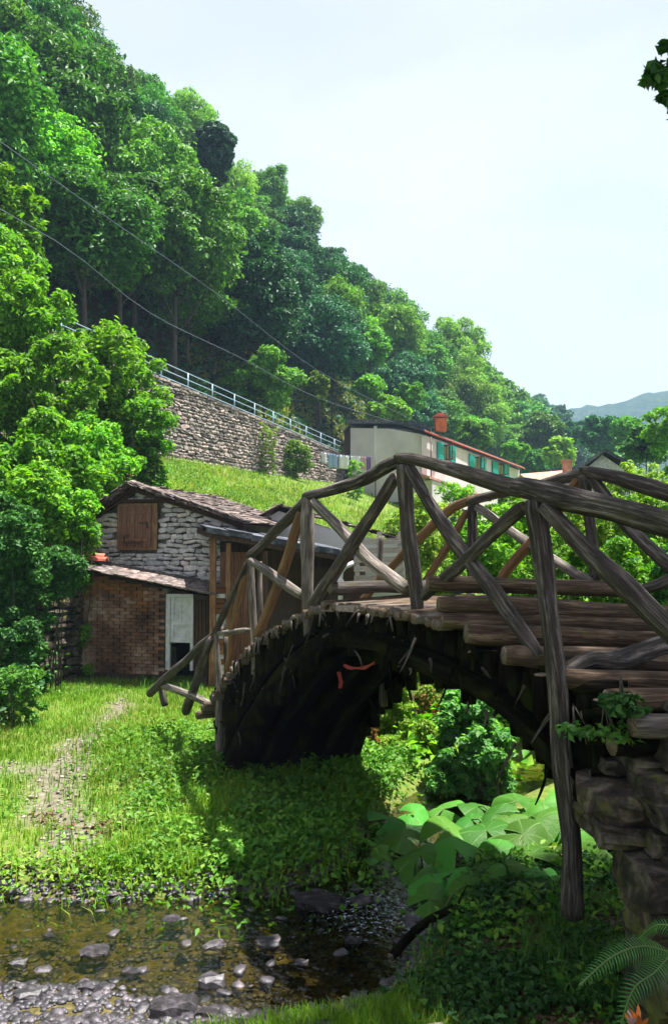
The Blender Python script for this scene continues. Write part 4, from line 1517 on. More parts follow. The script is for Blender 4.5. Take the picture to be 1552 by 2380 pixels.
    # infill logs standing between arch and deck
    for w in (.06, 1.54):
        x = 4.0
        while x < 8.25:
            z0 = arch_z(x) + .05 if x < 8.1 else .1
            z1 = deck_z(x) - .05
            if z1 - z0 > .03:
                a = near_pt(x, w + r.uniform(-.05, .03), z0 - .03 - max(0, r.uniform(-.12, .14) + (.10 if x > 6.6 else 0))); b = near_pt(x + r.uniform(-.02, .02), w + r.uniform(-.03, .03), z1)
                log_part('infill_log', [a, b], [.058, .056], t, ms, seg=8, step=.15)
            x += .085
    # dark boards behind the infill
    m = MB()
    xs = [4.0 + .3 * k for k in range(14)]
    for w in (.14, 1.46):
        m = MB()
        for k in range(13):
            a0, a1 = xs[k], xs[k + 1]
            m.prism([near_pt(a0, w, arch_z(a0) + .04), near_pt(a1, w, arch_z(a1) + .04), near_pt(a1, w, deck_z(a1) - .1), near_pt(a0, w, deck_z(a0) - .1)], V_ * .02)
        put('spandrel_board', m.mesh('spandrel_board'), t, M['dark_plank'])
    # tangled dead wood and moss hanging along the near flank
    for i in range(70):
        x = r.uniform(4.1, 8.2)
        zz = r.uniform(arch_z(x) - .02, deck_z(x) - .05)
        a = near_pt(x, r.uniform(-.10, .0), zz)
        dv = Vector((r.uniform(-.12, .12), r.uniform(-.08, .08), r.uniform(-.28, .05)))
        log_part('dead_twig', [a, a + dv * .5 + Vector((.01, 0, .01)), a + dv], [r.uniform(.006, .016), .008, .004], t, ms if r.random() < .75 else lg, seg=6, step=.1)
    # ragged bark slivers hanging below the deck edge
    for i in range(46):
        x = r.uniform(5.4, 8.2)
        a = near_pt(x, -.10 + r.uniform(-.02, .02), deck_z(x) - .08)
        h = r.uniform(.05, .16)
        log_part('bark_sliver', [a, a + Vector((r.uniform(-.03, .03), 0, -h))], [.012, .006], t, gr if r.random() < .6 else ms, seg=5, step=.2)
    # red ribbon hanging below the arch
    q = [P(798, 1545, 6.35), P(815, 1552, 6.32), P(845, 1551, 6.25), P(868, 1540, 6.15), P(890, 1528, 6.05)]
    rb = MB()
    path, _ = smooth_path(q, [1] * 5, .03)
    for i in range(len(path) - 1):
        a, b = path[i], path[i + 1]
        h0 = Vector((0, 0, -.013 - .006 * math.sin(i * 1.3))); h1 = Vector((0, 0, -.013 - .006 * math.sin((i + 1) * 1.3)))
        rb.add([a + h0, b + h1, b - h1 * .6, a - h0 * .6, a + h0 + V_ * .012, b + h1 + V_ * .012, b - h1 * .6 + V_ * .012, a - h0 * .6 + V_ * .012],
               [(0, 1, 2, 3), (7, 6, 5, 4), (0, 4, 5, 1), (3, 2, 6, 7)])
    c = q[0]
    me = new_mesh('red_ribbon', [Vector(v) - c for v in rb.v], rb.f)
    tag(put('red_ribbon', me, None, M['red_plastic'], c), 'bright red plastic ribbon sagging under the bridge arch', 'ribbon')
    q = [P(786, 1562, 6.7), P(792, 1585, 6.7), P(790, 1600, 6.7)]
    rb = MB(); 
    for i in range(2):
        rb.prism([q[i] + Vector((-.015, 0, 0)), q[i] + Vector((.02, 0, 0)), q[i + 1] + Vector((.015, 0, 0)), q[i + 1] + Vector((-.015, 0, 0))], (0, .01, 0))
    c = q[0]
    tag(put('red_rag', new_mesh('red_rag', [Vector(v) - c for v in rb.v], rb.f), None, M['red_plastic'], c), 'dull red scrap hanging in the dark just below the ribbon', 'rag')
build_bridge()


# ------------------------------------------------------------------ stone abutment, right
def build_abutment():
    t = thing('stone_abutment', 'rough stone abutment of big mossy blocks carrying the right end of the bridge', 'stone abutment', P(1500, 2380, 3.7))
    # core below the ramp
    core = MB()
    a = [near_pt(4.0, .34, -.3), near_pt(4.0, WID, -.3), near_pt(1.8, WID, -.3), near_pt(1.8, .55, -.3), near_pt(3.2, .45, -.3)]
    core.prism(a, (0, 0, 1.55))
    put('core', core.mesh('core'), t, M['dark_earth'])
    r = random.Random(19)
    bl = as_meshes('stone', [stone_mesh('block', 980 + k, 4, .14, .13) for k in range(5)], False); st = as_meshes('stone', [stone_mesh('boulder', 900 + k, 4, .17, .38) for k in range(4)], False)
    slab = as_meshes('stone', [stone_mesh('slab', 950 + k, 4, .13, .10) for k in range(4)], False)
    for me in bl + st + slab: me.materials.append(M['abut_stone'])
    def S(x0, y0, x1, y1, d, kind, dep=.5, rz=0.0, ry=0.0, lab=None):
        dc = d + dep * .3
        c = P((x0 + x1) / 2, (y0 + y1) / 2, dc)
        w = (x1 - x0) * dc / FOC * .88; h = (y1 - y0) * dc / FOC * .95
        lib = {'b': bl, 's': st, 'p': slab}[kind]
        o = put('stone', r.choice(lib), t, None, c, (0, ry, rz * .5), (w, dep, h))
        if lab: o['label'] = lab
    S(1352, 1815, 1500, 1900, 3.75, 's', .4, .1, -.05, 'rounded boulder with yellow moss on top')
    S(1466, 1792, 1600, 1868, 3.6, 's', .4, -.2, 0, 'round grey boulder without moss')
    S(1500, 1850, 1640, 1912, 3.5, 's', .35)
    S(1352, 1888, 1530, 1940, 3.75, 'p', .45, .05, .10, 'flat slab projecting left over the butterbur leaves')
    S(1470, 1915, 1640, 1962, 3.65, 'p', .4, 0, .12)
    S(1490, 1958, 1640, 1992, 3.6, 'p', .4, 0, .06)
    S(1450, 1988, 1590, 2082, 3.5, 'b', .4, .1, .03, 'squared block under the projecting slab')
    S(1590, 1990, 1680, 2060, 3.45, 'b', .4)
    S(1468, 2084, 1545, 2130, 3.55, 'p', .4)
    S(1545, 2080, 1660, 2140, 3.5, 'b', .4)
    S(1475, 2132, 1570, 2195, 3.55, 'b', .4)
    S(1570, 2140, 1660, 2190, 3.5, 'p', .4)
    S(1492, 2196, 1640, 2236, 3.5, 'p', .4, -.1)
    S(1498, 2238, 1580, 2300, 3.45, 'b', .4)
    S(1580, 2236, 1680, 2300, 3.4, 'b', .4)
    S(1480, 2300, 1570, 2350, 3.45, 'b', .4)
    S(1570, 2300, 1680, 2360, 3.35, 'b', .4)
    S(1484, 2352, 1600, 2420, 3.4, 'b', .4)
    S(1520, 1695, 1640, 1732, 3.7, 'b', .35)
    S(1535, 1735, 1640, 1790, 3.6, 'b', .35, 0, .1)
    S(1440, 1745, 1530, 1790, 3.8, 'b', .35)
    S(1380, 1752, 1440, 1785, 3.95, 'p', .3, .1, .05)
    S(1545, 1632, 1640, 1660, 3.65, 'p', .35)
    # the side facing the brook below the arch
    O = near_pt(4.02, .42, -.1)
    for row in range(8):
        u = .0
        while u < 1.3:
            l = r.uniform(.18, .34)
            put('stone', r.choice(bl), t, None, O + V_ * (u + l / 2) + Vector((0, 0, .1 + row * .15)), (0, 0, math.atan2(V_.y, V_.x) + r.uniform(-.1, .1)), (l, .3, .14))
            u += l
    # crib logs within the abutment
    for (x0, y0, x1, y1, d, hw, mt) in ((1350, 1662, 1700, 1640, 3.95, 13, 'log_moss_shaded'), (1360, 1722, 1700, 1712, 4.0, 11, 'log_moss_shaded'), (1330, 1600, 1460, 1596, 4.15, 18, 'log_moss_shaded'),
                                        (1370, 1800, 1700, 1800, 4.0, 12, 'log_moss_shaded')):
        a, b = P(x0, y0, d), P(x1, y1, d - .1)
        log_part('crib_log', [a, b], [hw * d / FOC] * 2, t, M[mt], seg=12, step=.08)
build_abutment()
# ------------------------------------------------------------------ foliage
def leaf_quads(C, Nn, L, Wd, rg, curl=.18, down=.25):
    """C centres (n,3), Nn leaf normals (n,3) -> bent rhombic leaves"""
    n = len(C)
    t = rg.normal(size=(n, 3))
    t -= (t * Nn).sum(1, keepdims=True) * Nn
    t[:, 2] -= down
    t -= (t * Nn).sum(1, keepdims=True) * Nn
    t /= np.linalg.norm(t, axis=1, keepdims=True) + 1e-9
    b = np.cross(Nn, t)
    L = L[:, None]; Wd = Wd[:, None]
    p0 = C - t * L * .5
    p2 = C + t * L * .5 - Nn * L * curl
    p1 = C + b * Wd * .5 + Nn * L * .10 - t * L * .06
    p3 = C - b * Wd * .5 + Nn * L * .10 - t * L * .06
    V = np.stack([p0, p1, p2, p3], 1).reshape(-1, 3)
    k = np.arange(n) * 4
    F = np.stack([np.stack([k, k + 1, k + 2], 1), np.stack([k, k + 2, k + 3], 1)], 1).reshape(-1, 3)
    return V, F


def clump_leaves(clumps, per, leaf, rg, up=.55, fill=.35, flat=.75, aspect=.5):
    """clumps: list (x,y,z,r). leaves mostly on the upper and outer shell of every clump"""
    cs = np.array(clumps, float)
    w = cs[:, 3] ** 2
    n = int(per)
    idx = rg.choice(len(cs), n, p=w / w.sum())
    d = rg.normal(size=(n, 3))
    d /= np.linalg.norm(d, axis=1, keepdims=True)
    flip = (d[:, 2] < -.25) & (rg.random(n) < .75)
    d[flip, 2] *= -1
    rr = np.where(rg.random(n) < fill, rg.random(n) ** .5, 1 - .22 * rg.random(n))
    far = rg.random(n) < .12
    rr = np.where(far, rr * (1.05 + .3 * rg.random(n)), rr)
    rr *= 1 + .22 * np.sin(d[:, 0] * 5 + idx) * np.cos(d[:, 1] * 6 + idx * 2)
    C = cs[idx, :3] + d * (cs[idx, 3] * rr)[:, None] * np.array([1, 1, flat])
    nn = d * (1 - up) + np.array([0, 0, up]) + rg.normal(size=(n, 3)) * .38
    nn /= np.linalg.norm(nn, axis=1, keepdims=True)
    L = leaf * (.65 + .7 * rg.random(n))
    return leaf_quads(C, nn, L, L * aspect, rg)


def make_crown(name, seed, rad, height, leaf, n, nclump=26, z0=0.0, up=.5, lo=-.35):
    rg = np.random.default_rng(seed)
    cl = []
    for i in range(nclump):
        th = i * 2.39996 + rg.random() * .6
        f = (i + .5) / nclump
        zz = lo + (1 - lo) * f
        r = math.sqrt(max(0, 1 - max(0, zz) ** 2)) * (1 if zz > 0 else (1 + zz * .6))
        k = .5 + .5 * rg.random()
        cl.append((math.cos(th) * r * rad * k, math.sin(th) * r * rad * k, z0 + zz * height * k, rad * (.2 + .2 * rg.random())))
    V, F = clump_leaves(cl, n, leaf, rg, up)
    return np_mesh(name, V, F), cl


def branches_mesh(name, cl, H, r0, seed, lean=(0, 0), nb=7, thin=.5):
    """tapered trunk with limbs reaching towards crown clumps; crown centre at height H"""
    rg = random.Random(seed)
    V, F = [], []
    def add(pts, rr, seg):
        vs, fs = tube_data(pts, rr, seg)
        b = len(V)
        V.extend(vs); F.extend([tuple(i + b for i in f) for f in fs])
    top = Vector((lean[0], lean[1], H * 1.05))
    pts = [Vector((0, 0, -.8)), Vector((rg.uniform(-.1, .1), rg.uniform(-.1, .1), H * .35)), Vector((lean[0] * .6, lean[1] * .6, H * .7)), top]
    add(pts, [r0 * 1.15, r0 * .85, r0 * .6, r0 * .22], 8)
    pick = sorted(cl, key=lambda c: c[2])[:nb * 2]
    rg.shuffle(pick)
    for c in pick[:nb]:
        z = H * rg.uniform(.45, .85)
        a = Vector((lean[0] * z / H, lean[1] * z / H, z))
        e = Vector((c[0], c[1], c[2]))
        m = a.lerp(e, .5) + Vector((0, 0, rg.uniform(-.2, .1) * H * .2))
        add([a, m, e], [r0 * .4, r0 * .26, r0 * .08], 5)
    return new_mesh(name, V, F, True)


# --- the wooded hillside
TREE_PROTO = []
for k in range(7):
    rad = [3.3, 3.6, 3.0, 3.4, 2.8, 3.7, 3.2][k]
    hh = [3.0, 3.4, 3.6, 2.7, 3.3, 3.1, 3.9][k]
    me, cl = make_crown('crown', 200 + k, rad, hh, .30, 15500, 40 + 4 * k, z0=7.0, lo=-.8)
    tm = branches_mesh('trunk', cl, 6.5, .17, 300 + k)
    tm.materials.append(M['bark'])
    me.materials.append(M['forest_mid'])
    TREE_PROTO.append((me, tm))
TREE_FAR = []
for k in range(3):
    me, cl = make_crown('crown', 240 + k, 3.4, 3.4, .7, 2200, 26, z0=6.0, lo=-.9)
    tm = branches_mesh('trunk', cl, 5.5, .17, 340 + k, nb=3)
    tm.materials.append(M['bark']); me.materials.append(M['forest_mid'])
    TREE_FAR.append((me, tm))

SIL = [(0, -300), (230, -50), (290, 60), (385, 85), (400, 170), (440, 245), (550, 340), (650, 430), (770, 560), (870, 680), (960, 740), (1060, 780), (1150, 860), (1210, 910), (1280, 935), (1310, 965), (1345, 1010), (1400, 1030)]
def sil_y(x): return float(np.interp(x, [a for a, b in SIL], [b for a, b in SIL]))

TCOUNT = [0]
def place_tree(x, y, z, sc, proto, mat, label, group, name='broadleaf_tree', rz=0.0, zsc=1.0, cat='tree'):
    t = thing(name, label, cat, (x, y, z), group)
    cme, tme = proto
    c = bpy.data.objects.new('crown', cme); COL.objects.link(c); c.parent = t
    c.scale = (sc, sc, sc * zsc); c.rotation_euler = (0, 0, rz)
    if cme.materials[0] is not mat:
        c.material_slots[0].link = 'OBJECT'; c.material_slots[0].material = mat
    k = bpy.data.objects.new('trunk', tme); COL.objects.link(k); k.parent = t
    k.scale = (sc, sc, sc * zsc); k.rotation_euler = (0, 0, rz)
    TCOUNT[0] += 1
    return t

KIND = {'forest_bright': 'yellow-green', 'forest_mid': 'mid-green', 'forest_blue': 'dark bluish-green'}
def forest():
    r = random.Random(77)
    s = 10.0
    row = 0
    while s < 330:
        step_s = 4.3 * (1 + max(0, s - 50) / 130)
        p = 27.0 + (row % 2) * 1.8
        pr = 0
        while p < 47.5:
            step_p = 3.7 * (1 + max(0, s - 50) / 160)
            ss = s + r.uniform(-.9, .9) * (step_s / 4); pp = p + r.uniform(-.8, .8)
            x, y = wall_pt(ss, pp, 0)[:2]
            z = gz(x, y)
            sc = r.uniform(.72, 1.12) * (1 + max(0, s - 60) / 260)
            rowkind = pr
            p += step_p; pr += 1
            top = project((x, y, z + 10.5 * sc)); mid = project((x, y, z + 7 * sc))
            if mid[0] < -900 or mid[1] < -1200: continue
            # clearing with pale grass above the white house
            if 690 < mid[0] < 880 and mid[1] > 815: continue
            if 560 < mid[0] < 700 and mid[1] > 900: continue
            lim = sil_y(top[0]) - 10
            while top[1] < lim and sc > .4:
                sc *= .92
                top = project((x, y, z + 10.5 * sc))
            if sc <= .45: continue
            if 425 < top[0] < 570 and top[1] < 350: continue
            # bands of kinds seen in the wood
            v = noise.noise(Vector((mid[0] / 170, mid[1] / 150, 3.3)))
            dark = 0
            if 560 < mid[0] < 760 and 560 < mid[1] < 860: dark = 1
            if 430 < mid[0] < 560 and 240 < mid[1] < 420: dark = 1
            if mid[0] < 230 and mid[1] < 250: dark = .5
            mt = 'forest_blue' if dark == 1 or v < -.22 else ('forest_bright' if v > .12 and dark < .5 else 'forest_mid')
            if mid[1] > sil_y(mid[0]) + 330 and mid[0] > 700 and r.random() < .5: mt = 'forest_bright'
            sky = top[1] < sil_y(top[0]) + 60
            foot = pr <= 2
            where = 'on the skyline' if sky else ('at the foot of the wooded slope' if foot else 'on the middle of the wooded slope')
            if mid[0] < 60: side = 'at the far left above the bushes'
            elif mid[0] < 420: side = 'above the bright bushes on the left'
            elif mid[0] < 700: side = 'above the stone wall and its railing'
            elif mid[0] < 980: side = 'above the pale grass clearing and the house gable'
            elif mid[0] < 1200: side = 'above the roof of the white house'
            else: side = 'beyond the right end of the white house'
            if mid[0] < 60: side = 'at the far left'
            elif mid[0] < 420: side = 'above the left bushes'
            elif mid[0] < 700: side = 'above the stone wall'
            elif mid[0] < 980: side = 'above the grass clearing'
            elif mid[0] < 1200: side = 'above the white house'
            else: side = 'beyond the white house'
            where = 'on the skyline' if sky else ('at the wood foot' if foot else 'mid-slope')
            size = 'small' if sc < .78 else ('large' if sc > 1.02 else 'medium')
            lab = '%s %s tree %s %s' % (size, KIND[mt], where, side)
            protos = TREE_PROTO if s < 120 else TREE_FAR
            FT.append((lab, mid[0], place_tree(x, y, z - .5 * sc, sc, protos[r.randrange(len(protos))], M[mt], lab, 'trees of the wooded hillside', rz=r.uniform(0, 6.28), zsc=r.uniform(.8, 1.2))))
        s += step_s; row += 1
    groups = {}
    for lab, mx, t in FT: groups.setdefault(lab, []).append((mx, t))
    words = ['leftmost', 'second from left', 'third from left', 'fourth from left', 'fifth from left', 'sixth from left', 'seventh from left', 'eighth from left', 'ninth from left', 'tenth from left',
             'eleventh from left', 'twelfth from left']
    for lab, lst in groups.items():
        if len(lst) < 2: continue
        lst.sort(key=lambda q: q[0])
        for i, (mx, t) in enumerate(lst):
            t['label'] = lab + ', ' + (words[i] if i < (len(lst) + 1) // 2 else words[len(lst) - 1 - i].replace('left', 'right'))
FT = []
forest()
print('forest trees', TCOUNT[0])

# round tree right behind the railing
def lone(name, px, py, d, wpx, lab, mt, seed, leaf=.2, n=11000, hscale=1.0, trunk=True, nclump=28, group=None, cat='tree', lo=-.7, up=.5):
    """crown centred at (px,py,d) with half width wpx"""
    c = P(px, py, d)
    rad = wpx * d / FOC
    g = gz(c.x, c.y)
    H = max(c.z - g, rad * .6)
    t = thing(name, lab, cat, (c.x, c.y, g), group)
    rad2, hh = rad * .82, rad * hscale * .82
    me, cl = make_crown('crown', seed, rad2, hh, leaf, n, nclump, z0=H, lo=lo, up=up)
    put('crown' if trunk else 'foliage', me, t, M[mt], (c.x, c.y, g))
    tm = branches_mesh('trunk', cl, H, max(.03, rad * .04), seed + 1)
    put('trunk' if trunk else 'stems', tm, t, M['bark'], (c.x, c.y, g))
    return t

lone('round_tree', 612, 888, 50, 98, 'round green tree standing behind the railing above the stone wall', 'forest_bright', 401, .26, 12000, 1.0)
lone('young_tree', 735, 905, 56, 36, 'slim young tree right of the round dark tree by the clearing', 'forest_bright', 402, .3, 3000, 1.5)
lone('orchard_tree', 905, 960, 64, 60, 'yellow-green bush just behind the roof of the house gable', 'forest_bright', 403, .4, 5000, .8)
lone('orchard_tree', 1105, 1020, 76, 50, 'yellow-green tree behind the roof right of the orange chimney', 'forest_bright', 404, .4, 4500, 1.0)
lone('orchard_tree', 1195, 1055, 80, 38, 'bright green tree at the far end of the white house roof', 'forest_bright', 405, .4, 3500, 1.0)
lone('hillside_shrub', 860, 905, 66, 48, 'bright shrub above the roof ridge of the house gable', 'forest_bright', 410, .32, 5000, .8)
lone('hillside_shrub', 955, 925, 70, 42, 'bright shrub just left of the orange chimney', 'forest_bright', 411, .32, 4000, .9)
lone('hillside_shrub', 770, 800, 66, 62, 'bright yellow-green tree above the pale grass clearing', 'forest_bright', 412, .3, 8000, 1.1)
lone('hillside_shrub', 860, 815, 72, 60, 'bright broad tree above the house gable', 'forest_bright', 413, .32, 8000, 1.1)
for i, (px, py, d, w, mt, lab) in enumerate([
        (1262, 1015, 105, 66, 'forest_mid', 'mid-green tree filling the slope foot right of the white house'),
        (1335, 1010, 120, 38, 'forest_blue', 'dark narrow tree at the valley mouth below the far mountain'),
        (1398, 1020, 95, 56, 'forest_blue', 'dark rounded tree directly above the grey gable roof'),
        (1300, 1060, 85, 45, 'forest_bright', 'yellow-green tree above the terracotta chimneys'),
        (1460, 1010, 75, 50, 'forest_mid', 'mid-green tree left of the big tree at the right edge'),
        (1575, 1000, 40, 90, 'forest_bright', 'big bright tree at the right edge of the picture'),
        (1500, 1040, 48, 70, 'forest_mid', 'leafy tree right of the grey gable roof'),
        (1620, 1090, 30, 80, 'forest_mid', 'tree crown at the right edge just above the far handrail'),
        (1240, 1075, 90, 40, 'forest_mid', 'small green tree between the white house and the terracotta roof')]):
    lone('valley_tree', px, py, d, w, lab, mt, 420 + i, max(.16, .0048 * d), 9000, 1.05)

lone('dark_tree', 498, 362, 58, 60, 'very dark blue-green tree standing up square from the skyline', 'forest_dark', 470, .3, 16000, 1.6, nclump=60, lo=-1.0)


# --- shrubs near at hand
def shrub(px, py, d, wpx, hpx, lab, mt, seed, leaf, n, name='shrub', cat='bush', nclump=24, group=None, depth=1.0, tips=0, skirt=True):
    c = P(px, py, d)
    rx, rz = wpx * d / FOC, hpx * d / FOC
    g = gz(c.x, c.y)
    rg = np.random.default_rng(seed)
    cl = []
    m = min(rx, rz)
    for i in range(int(nclump * 1.8)):
        u = rg.normal(size=3); u /= np.linalg.norm(u)
        k = rg.random() ** .35 * .92
        cl.append((c.x + u[0] * rx * k, c.y + u[1] * rx * depth * k, max(g + .05, c.z + u[2] * rz * k), m * (.14 + .22 * rg.random())))
    z = c.z - rz * .5
    while skirt and z > g + .1 and len(cl) < 140:
        for _ in range(5):
            cl.append((c.x + rg.uniform(-.85, .85) * rx, c.y + rg.uniform(-.3, .6) * rx * depth, z, m * (.2 + .12 * rg.random())))
        z -= m * .3
    n = int(n * 1.35)
    t = thing(name, lab, cat, (c.x, c.y, g), group)
    V, F = clump_leaves(cl, n, leaf, rg, .45, .4, .9)
    put('foliage', np_mesh('foliage', V, F), t, M[mt])
    V, F = [], []
    r = random.Random(seed)
    for q in cl[:nclump:3]:
        a = Vector((c.x + r.uniform(-.3, .3) * rx, c.y + r.uniform(-.2, .2), g - .1)); b = Vector(q[:3])
        mdl = a.lerp(b, .55) + Vector((r.uniform(-.2, .2) * rx, 0, 0))
        vs, fs = tube_data([a, mdl, b], [.012 * (1 + rx * .2), .008 * (1 + rx * .2), .003], 5)
        k = len(V); V += vs; F += [tuple(i + k for i in f) for f in fs]
    for _ in range(tips):
        q = cl[r.randrange(len(cl))]
        a = Vector(q[:3]); b = a + Vector((r.uniform(-.6, .6), r.uniform(-.3, .3), r.uniform(.5, 1))) * q[3] * 1.5
        vs, fs = tube_data([a, b], [.008, .003], 4)
        k = len(V); V += vs; F += [tuple(i + k for i in f) for f in fs]
    put('stems', new_mesh('stems', V, F, True), t, M['bark'])
    return t

# left hand bank of bushes, from the top down
shrub(20, 470, 25, 95, 85, 'bright yellow-green treetop at the left edge below the dark forest', 'bush', 501, .22, 6500, name='leafy_tree', cat='tree')
shrub(-20, 620, 22, 110, 90, 'leafy growth at the left edge under the bright treetop', 'bush', 502, .19, 6500)
shrub(60, 740, 20, 150, 95, 'sunlit bush left of the half hidden railing', 'bush', 503, .16, 11000)
shrub(270, 880, 21, 125, 115, 'rounded bright bush reaching right in front of the stone wall', 'bush', 504, .16, 13000)
shrub(110, 900, 18, 150, 110, 'sunlit bush with reddish tips in the middle of the left bank', 'bush', 505, .14, 13000)
shrub(335, 985, 20.5, 65, 70, 'green shrub at the foot of the stone wall, lowest right of the left bushes', 'bush', 506, .14, 5500)
shrub(40, 1070, 15, 150, 120, 'deep green bush at the left edge above the shaded stones', 'bush', 507, .13, 11000)
shrub(215, 1060, 17, 125, 95, 'bush just up-left of the barn roof', 'bush', 508, .13, 10000)
shrub(110, 1190, 13.8, 110, 95, 'dense green bush left of the barn gable', 'bush', 509, .10, 10000)
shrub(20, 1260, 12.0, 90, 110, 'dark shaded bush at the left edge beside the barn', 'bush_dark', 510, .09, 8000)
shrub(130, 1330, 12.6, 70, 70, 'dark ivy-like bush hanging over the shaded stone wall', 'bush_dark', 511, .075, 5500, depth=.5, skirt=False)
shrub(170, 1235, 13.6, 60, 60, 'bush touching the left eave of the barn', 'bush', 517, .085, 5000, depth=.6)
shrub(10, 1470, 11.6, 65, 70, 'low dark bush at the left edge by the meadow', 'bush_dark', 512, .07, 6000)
shrub(290, 1120, 17.5, 55, 32, 'small reddish bramble at the top of the barn roof', 'red_leaf', 513, .07, 600, nclump=8)
shrub(30, 1590, 10.5, 75, 45, 'low herb clump at the left edge of the meadow', 'herb', 514, .06, 3000, nclump=14)
shrub(685, 1062, 47.5, 48, 42, 'brownish-green creeper hanging on the stone wall', 'weed', 515, .17, 3500, name='creeper', cat='creeper', depth=.25)
shrub(618, 1000, 44.5, 26, 20, 'small green tuft growing on the wall top below the round tree', 'weed', 518, .15, 900, nclump=8)
shrub(826, 1078, 47, 20, 14, 'small bright bush below the hanging washing', 'bush', 516, .16, 900, nclump=8)

shrub(160, 1130, 15.5, 120, 80, 'light green bush between the barn roof and the upper bushes', 'bush', 519, .11, 9000)
shrub(60, 1150, 13.5, 100, 90, 'leafy bush at the left edge above the dark ivy', 'bush', 520, .10, 9000)
shrub(200, 820, 21.5, 70, 50, 'sunlit sprig of leaves under the half hidden railing', 'bush', 522, .16, 5000)
# behind and right of the bridge
RB = [(1010, 1230, 15, 75, 85, 'weed', 'pale green bush behind the crossed braces left of centre', .09, 6500),
      (1130, 1260, 12.5, 90, 85, 'bush', 'bright bush behind the middle of the far railing', .085, 9000),
      (1255, 1225, 13.5, 95, 75, 'bush', 'leafy bush behind the far railing near its peak', .085, 9000),
      (1400, 1215, 13, 110, 75, 'weed', 'yellow-green bush behind the right half of the far railing', .085, 9500),
      (1540, 1190, 14, 90, 70, 'bush', 'bright bush at the right edge below the far handrail', .085, 7500),
      (1300, 1310, 10.5, 110, 65, 'bush', 'low leafy bush just beyond the top step log', .07, 9000),
      (1470, 1320, 10, 110, 80, 'bush', 'bush under the far handrail at the right', .07, 9500),
      (1590, 1330, 9.5, 80, 90, 'bush_dark', 'darker bush at the right edge level with the steps', .07, 6000),
      (1060, 1350, 11.5, 80, 50, 'weed', 'low weeds behind the crown of the bridge deck', .07, 5000),
      (940, 1225, 19, 45, 45, 'weed', 'dry weedy bush above the pallet screen', .10, 3000),
      (1480, 1135, 20, 100, 60, 'weed', 'yellow-green bush below the grey gable roof', .11, 6500),
      (1190, 1175, 26, 90, 38, 'bush', 'bush in front of the porch below the green shutters', .12, 6000),
      (1060, 1140, 30, 42, 35, 'bush', 'small tree in front of the pink porch roof', .13, 2500)]
for i, (px, py, d, w, h, mt, lab, lf, n) in enumerate(RB):
    shrub(px, py, d, w, h, lab, mt, 540 + i, lf, n)

# seen through the arch
AR = [(905, 1650, 10.2, 60, 90, 'weed', 'yellow-green weeds seen through the left half of the arch', .055, 8000),
      (975, 1600, 11.0, 65, 60, 'weed', 'reddish-tipped weeds just under the crown of the arch', .055, 7000),
      (890, 1790, 9.6, 60, 70, 'weed', 'weeds growing at the far left foot of the arch', .05, 6000),
      (985, 1740, 9.6, 70, 75, 'weed', 'pale green weeds in the middle of the arch opening', .05, 8000),
      (1090, 1665, 8.6, 75, 70, 'elder', 'elder bush with cool green leaves under the right half of the arch', .085, 4200),
      (1130, 1745, 8.2, 70, 55, 'elder', 'drooping elder branch above the dark hollow', .085, 2600),
      (1040, 1800, 8.4, 60, 50, 'elder', 'elder shoots just above the butterbur leaves', .07, 2600),
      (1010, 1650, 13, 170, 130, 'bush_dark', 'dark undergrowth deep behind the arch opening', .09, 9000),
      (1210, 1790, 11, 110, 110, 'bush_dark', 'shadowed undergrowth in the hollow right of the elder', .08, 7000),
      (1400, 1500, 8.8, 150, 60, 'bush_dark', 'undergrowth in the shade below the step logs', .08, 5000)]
for i, (px, py, d, w, h, mt, lab, lf, n) in enumerate(AR):
    shrub(px, py, d, w, h, lab, mt, 570 + i, lf, n, depth=.7)
shrub(985, 1605, 10.4, 50, 20, 'rusty red weed tops right below the arch crown', 'red_leaf', 590, .03, 160, nclump=7)
shrub(868, 1700, 9.4, 14, 25, 'rusty dock plant by the pale far leg', 'red_leaf', 591, .04, 260, nclump=5)


# ------------------------------------------------------------------ the shading tree on the right, mostly out of the picture
def overhang():
    bx, by = 6.2, 6.6
    g = gz(bx, by)
    t = thing('overhanging_tree', 'tree outside the right edge whose dark branch tip hangs into the sky corner', 'tree', (bx, by, g))
    rg = np.random.default_rng(60)
    cl = []
    for i in range(60):
        u = rg.normal(size=3); u /= np.linalg.norm(u)
        q = (4.7 + u[0] * 2.1, 4.7 + u[1] * 1.9, 9.6 + u[2] * 1.0, .6)
        pr = project(q[:3])
        if pr[0] > 1552 + 150 or pr[1] < -150: cl.append(q)
    V, F = clump_leaves(cl, 10500, .15, rg)
    put('crown', np_mesh('crown', V, F), t, M['bush_dark'])
    tm = branches_mesh('trunk', [(c[0] - bx, c[1] - by, c[2] - g, c[3]) for c in cl], 10.6, .2, 61, nb=3)
    put('trunk', tm, t, M['bark'], (bx, by, g))
    # the branch tip in the corner
    d = 6.0
    pts = [P(1700, 60, d), P(1600, 150, d), P(1545, 180, d), P(1500, 205, d)]
    lead = Vector((bx, by, 7.2))
    tube('branch', [lead, (lead + pts[0]) / 2 + Vector((0, 0, .4))] + pts, [.06, .035, .02, .014, .01, .004], t, M['bark'], 6)
    C = []
    r = random.Random(3)
    for (px, py, w) in ((1540, 120, 16), (1515, 165, 20), (1535, 185, 26), (1500, 190, 12), (1548, 225, 16), (1550, 255, 12), (1580, 170, 40), (1600, 230, 40), (1590, 120, 40)):
        q = P(px, py, d); C.append((q.x, q.y + r.uniform(-.1, .1), q.z, w * d / FOC))
    V, F = clump_leaves(C, 620, .12, np.random.default_rng(4), .3)
    put('leaf_spray', np_mesh('leaf_spray', V, F), t, M['bush_dark'])
overhang()


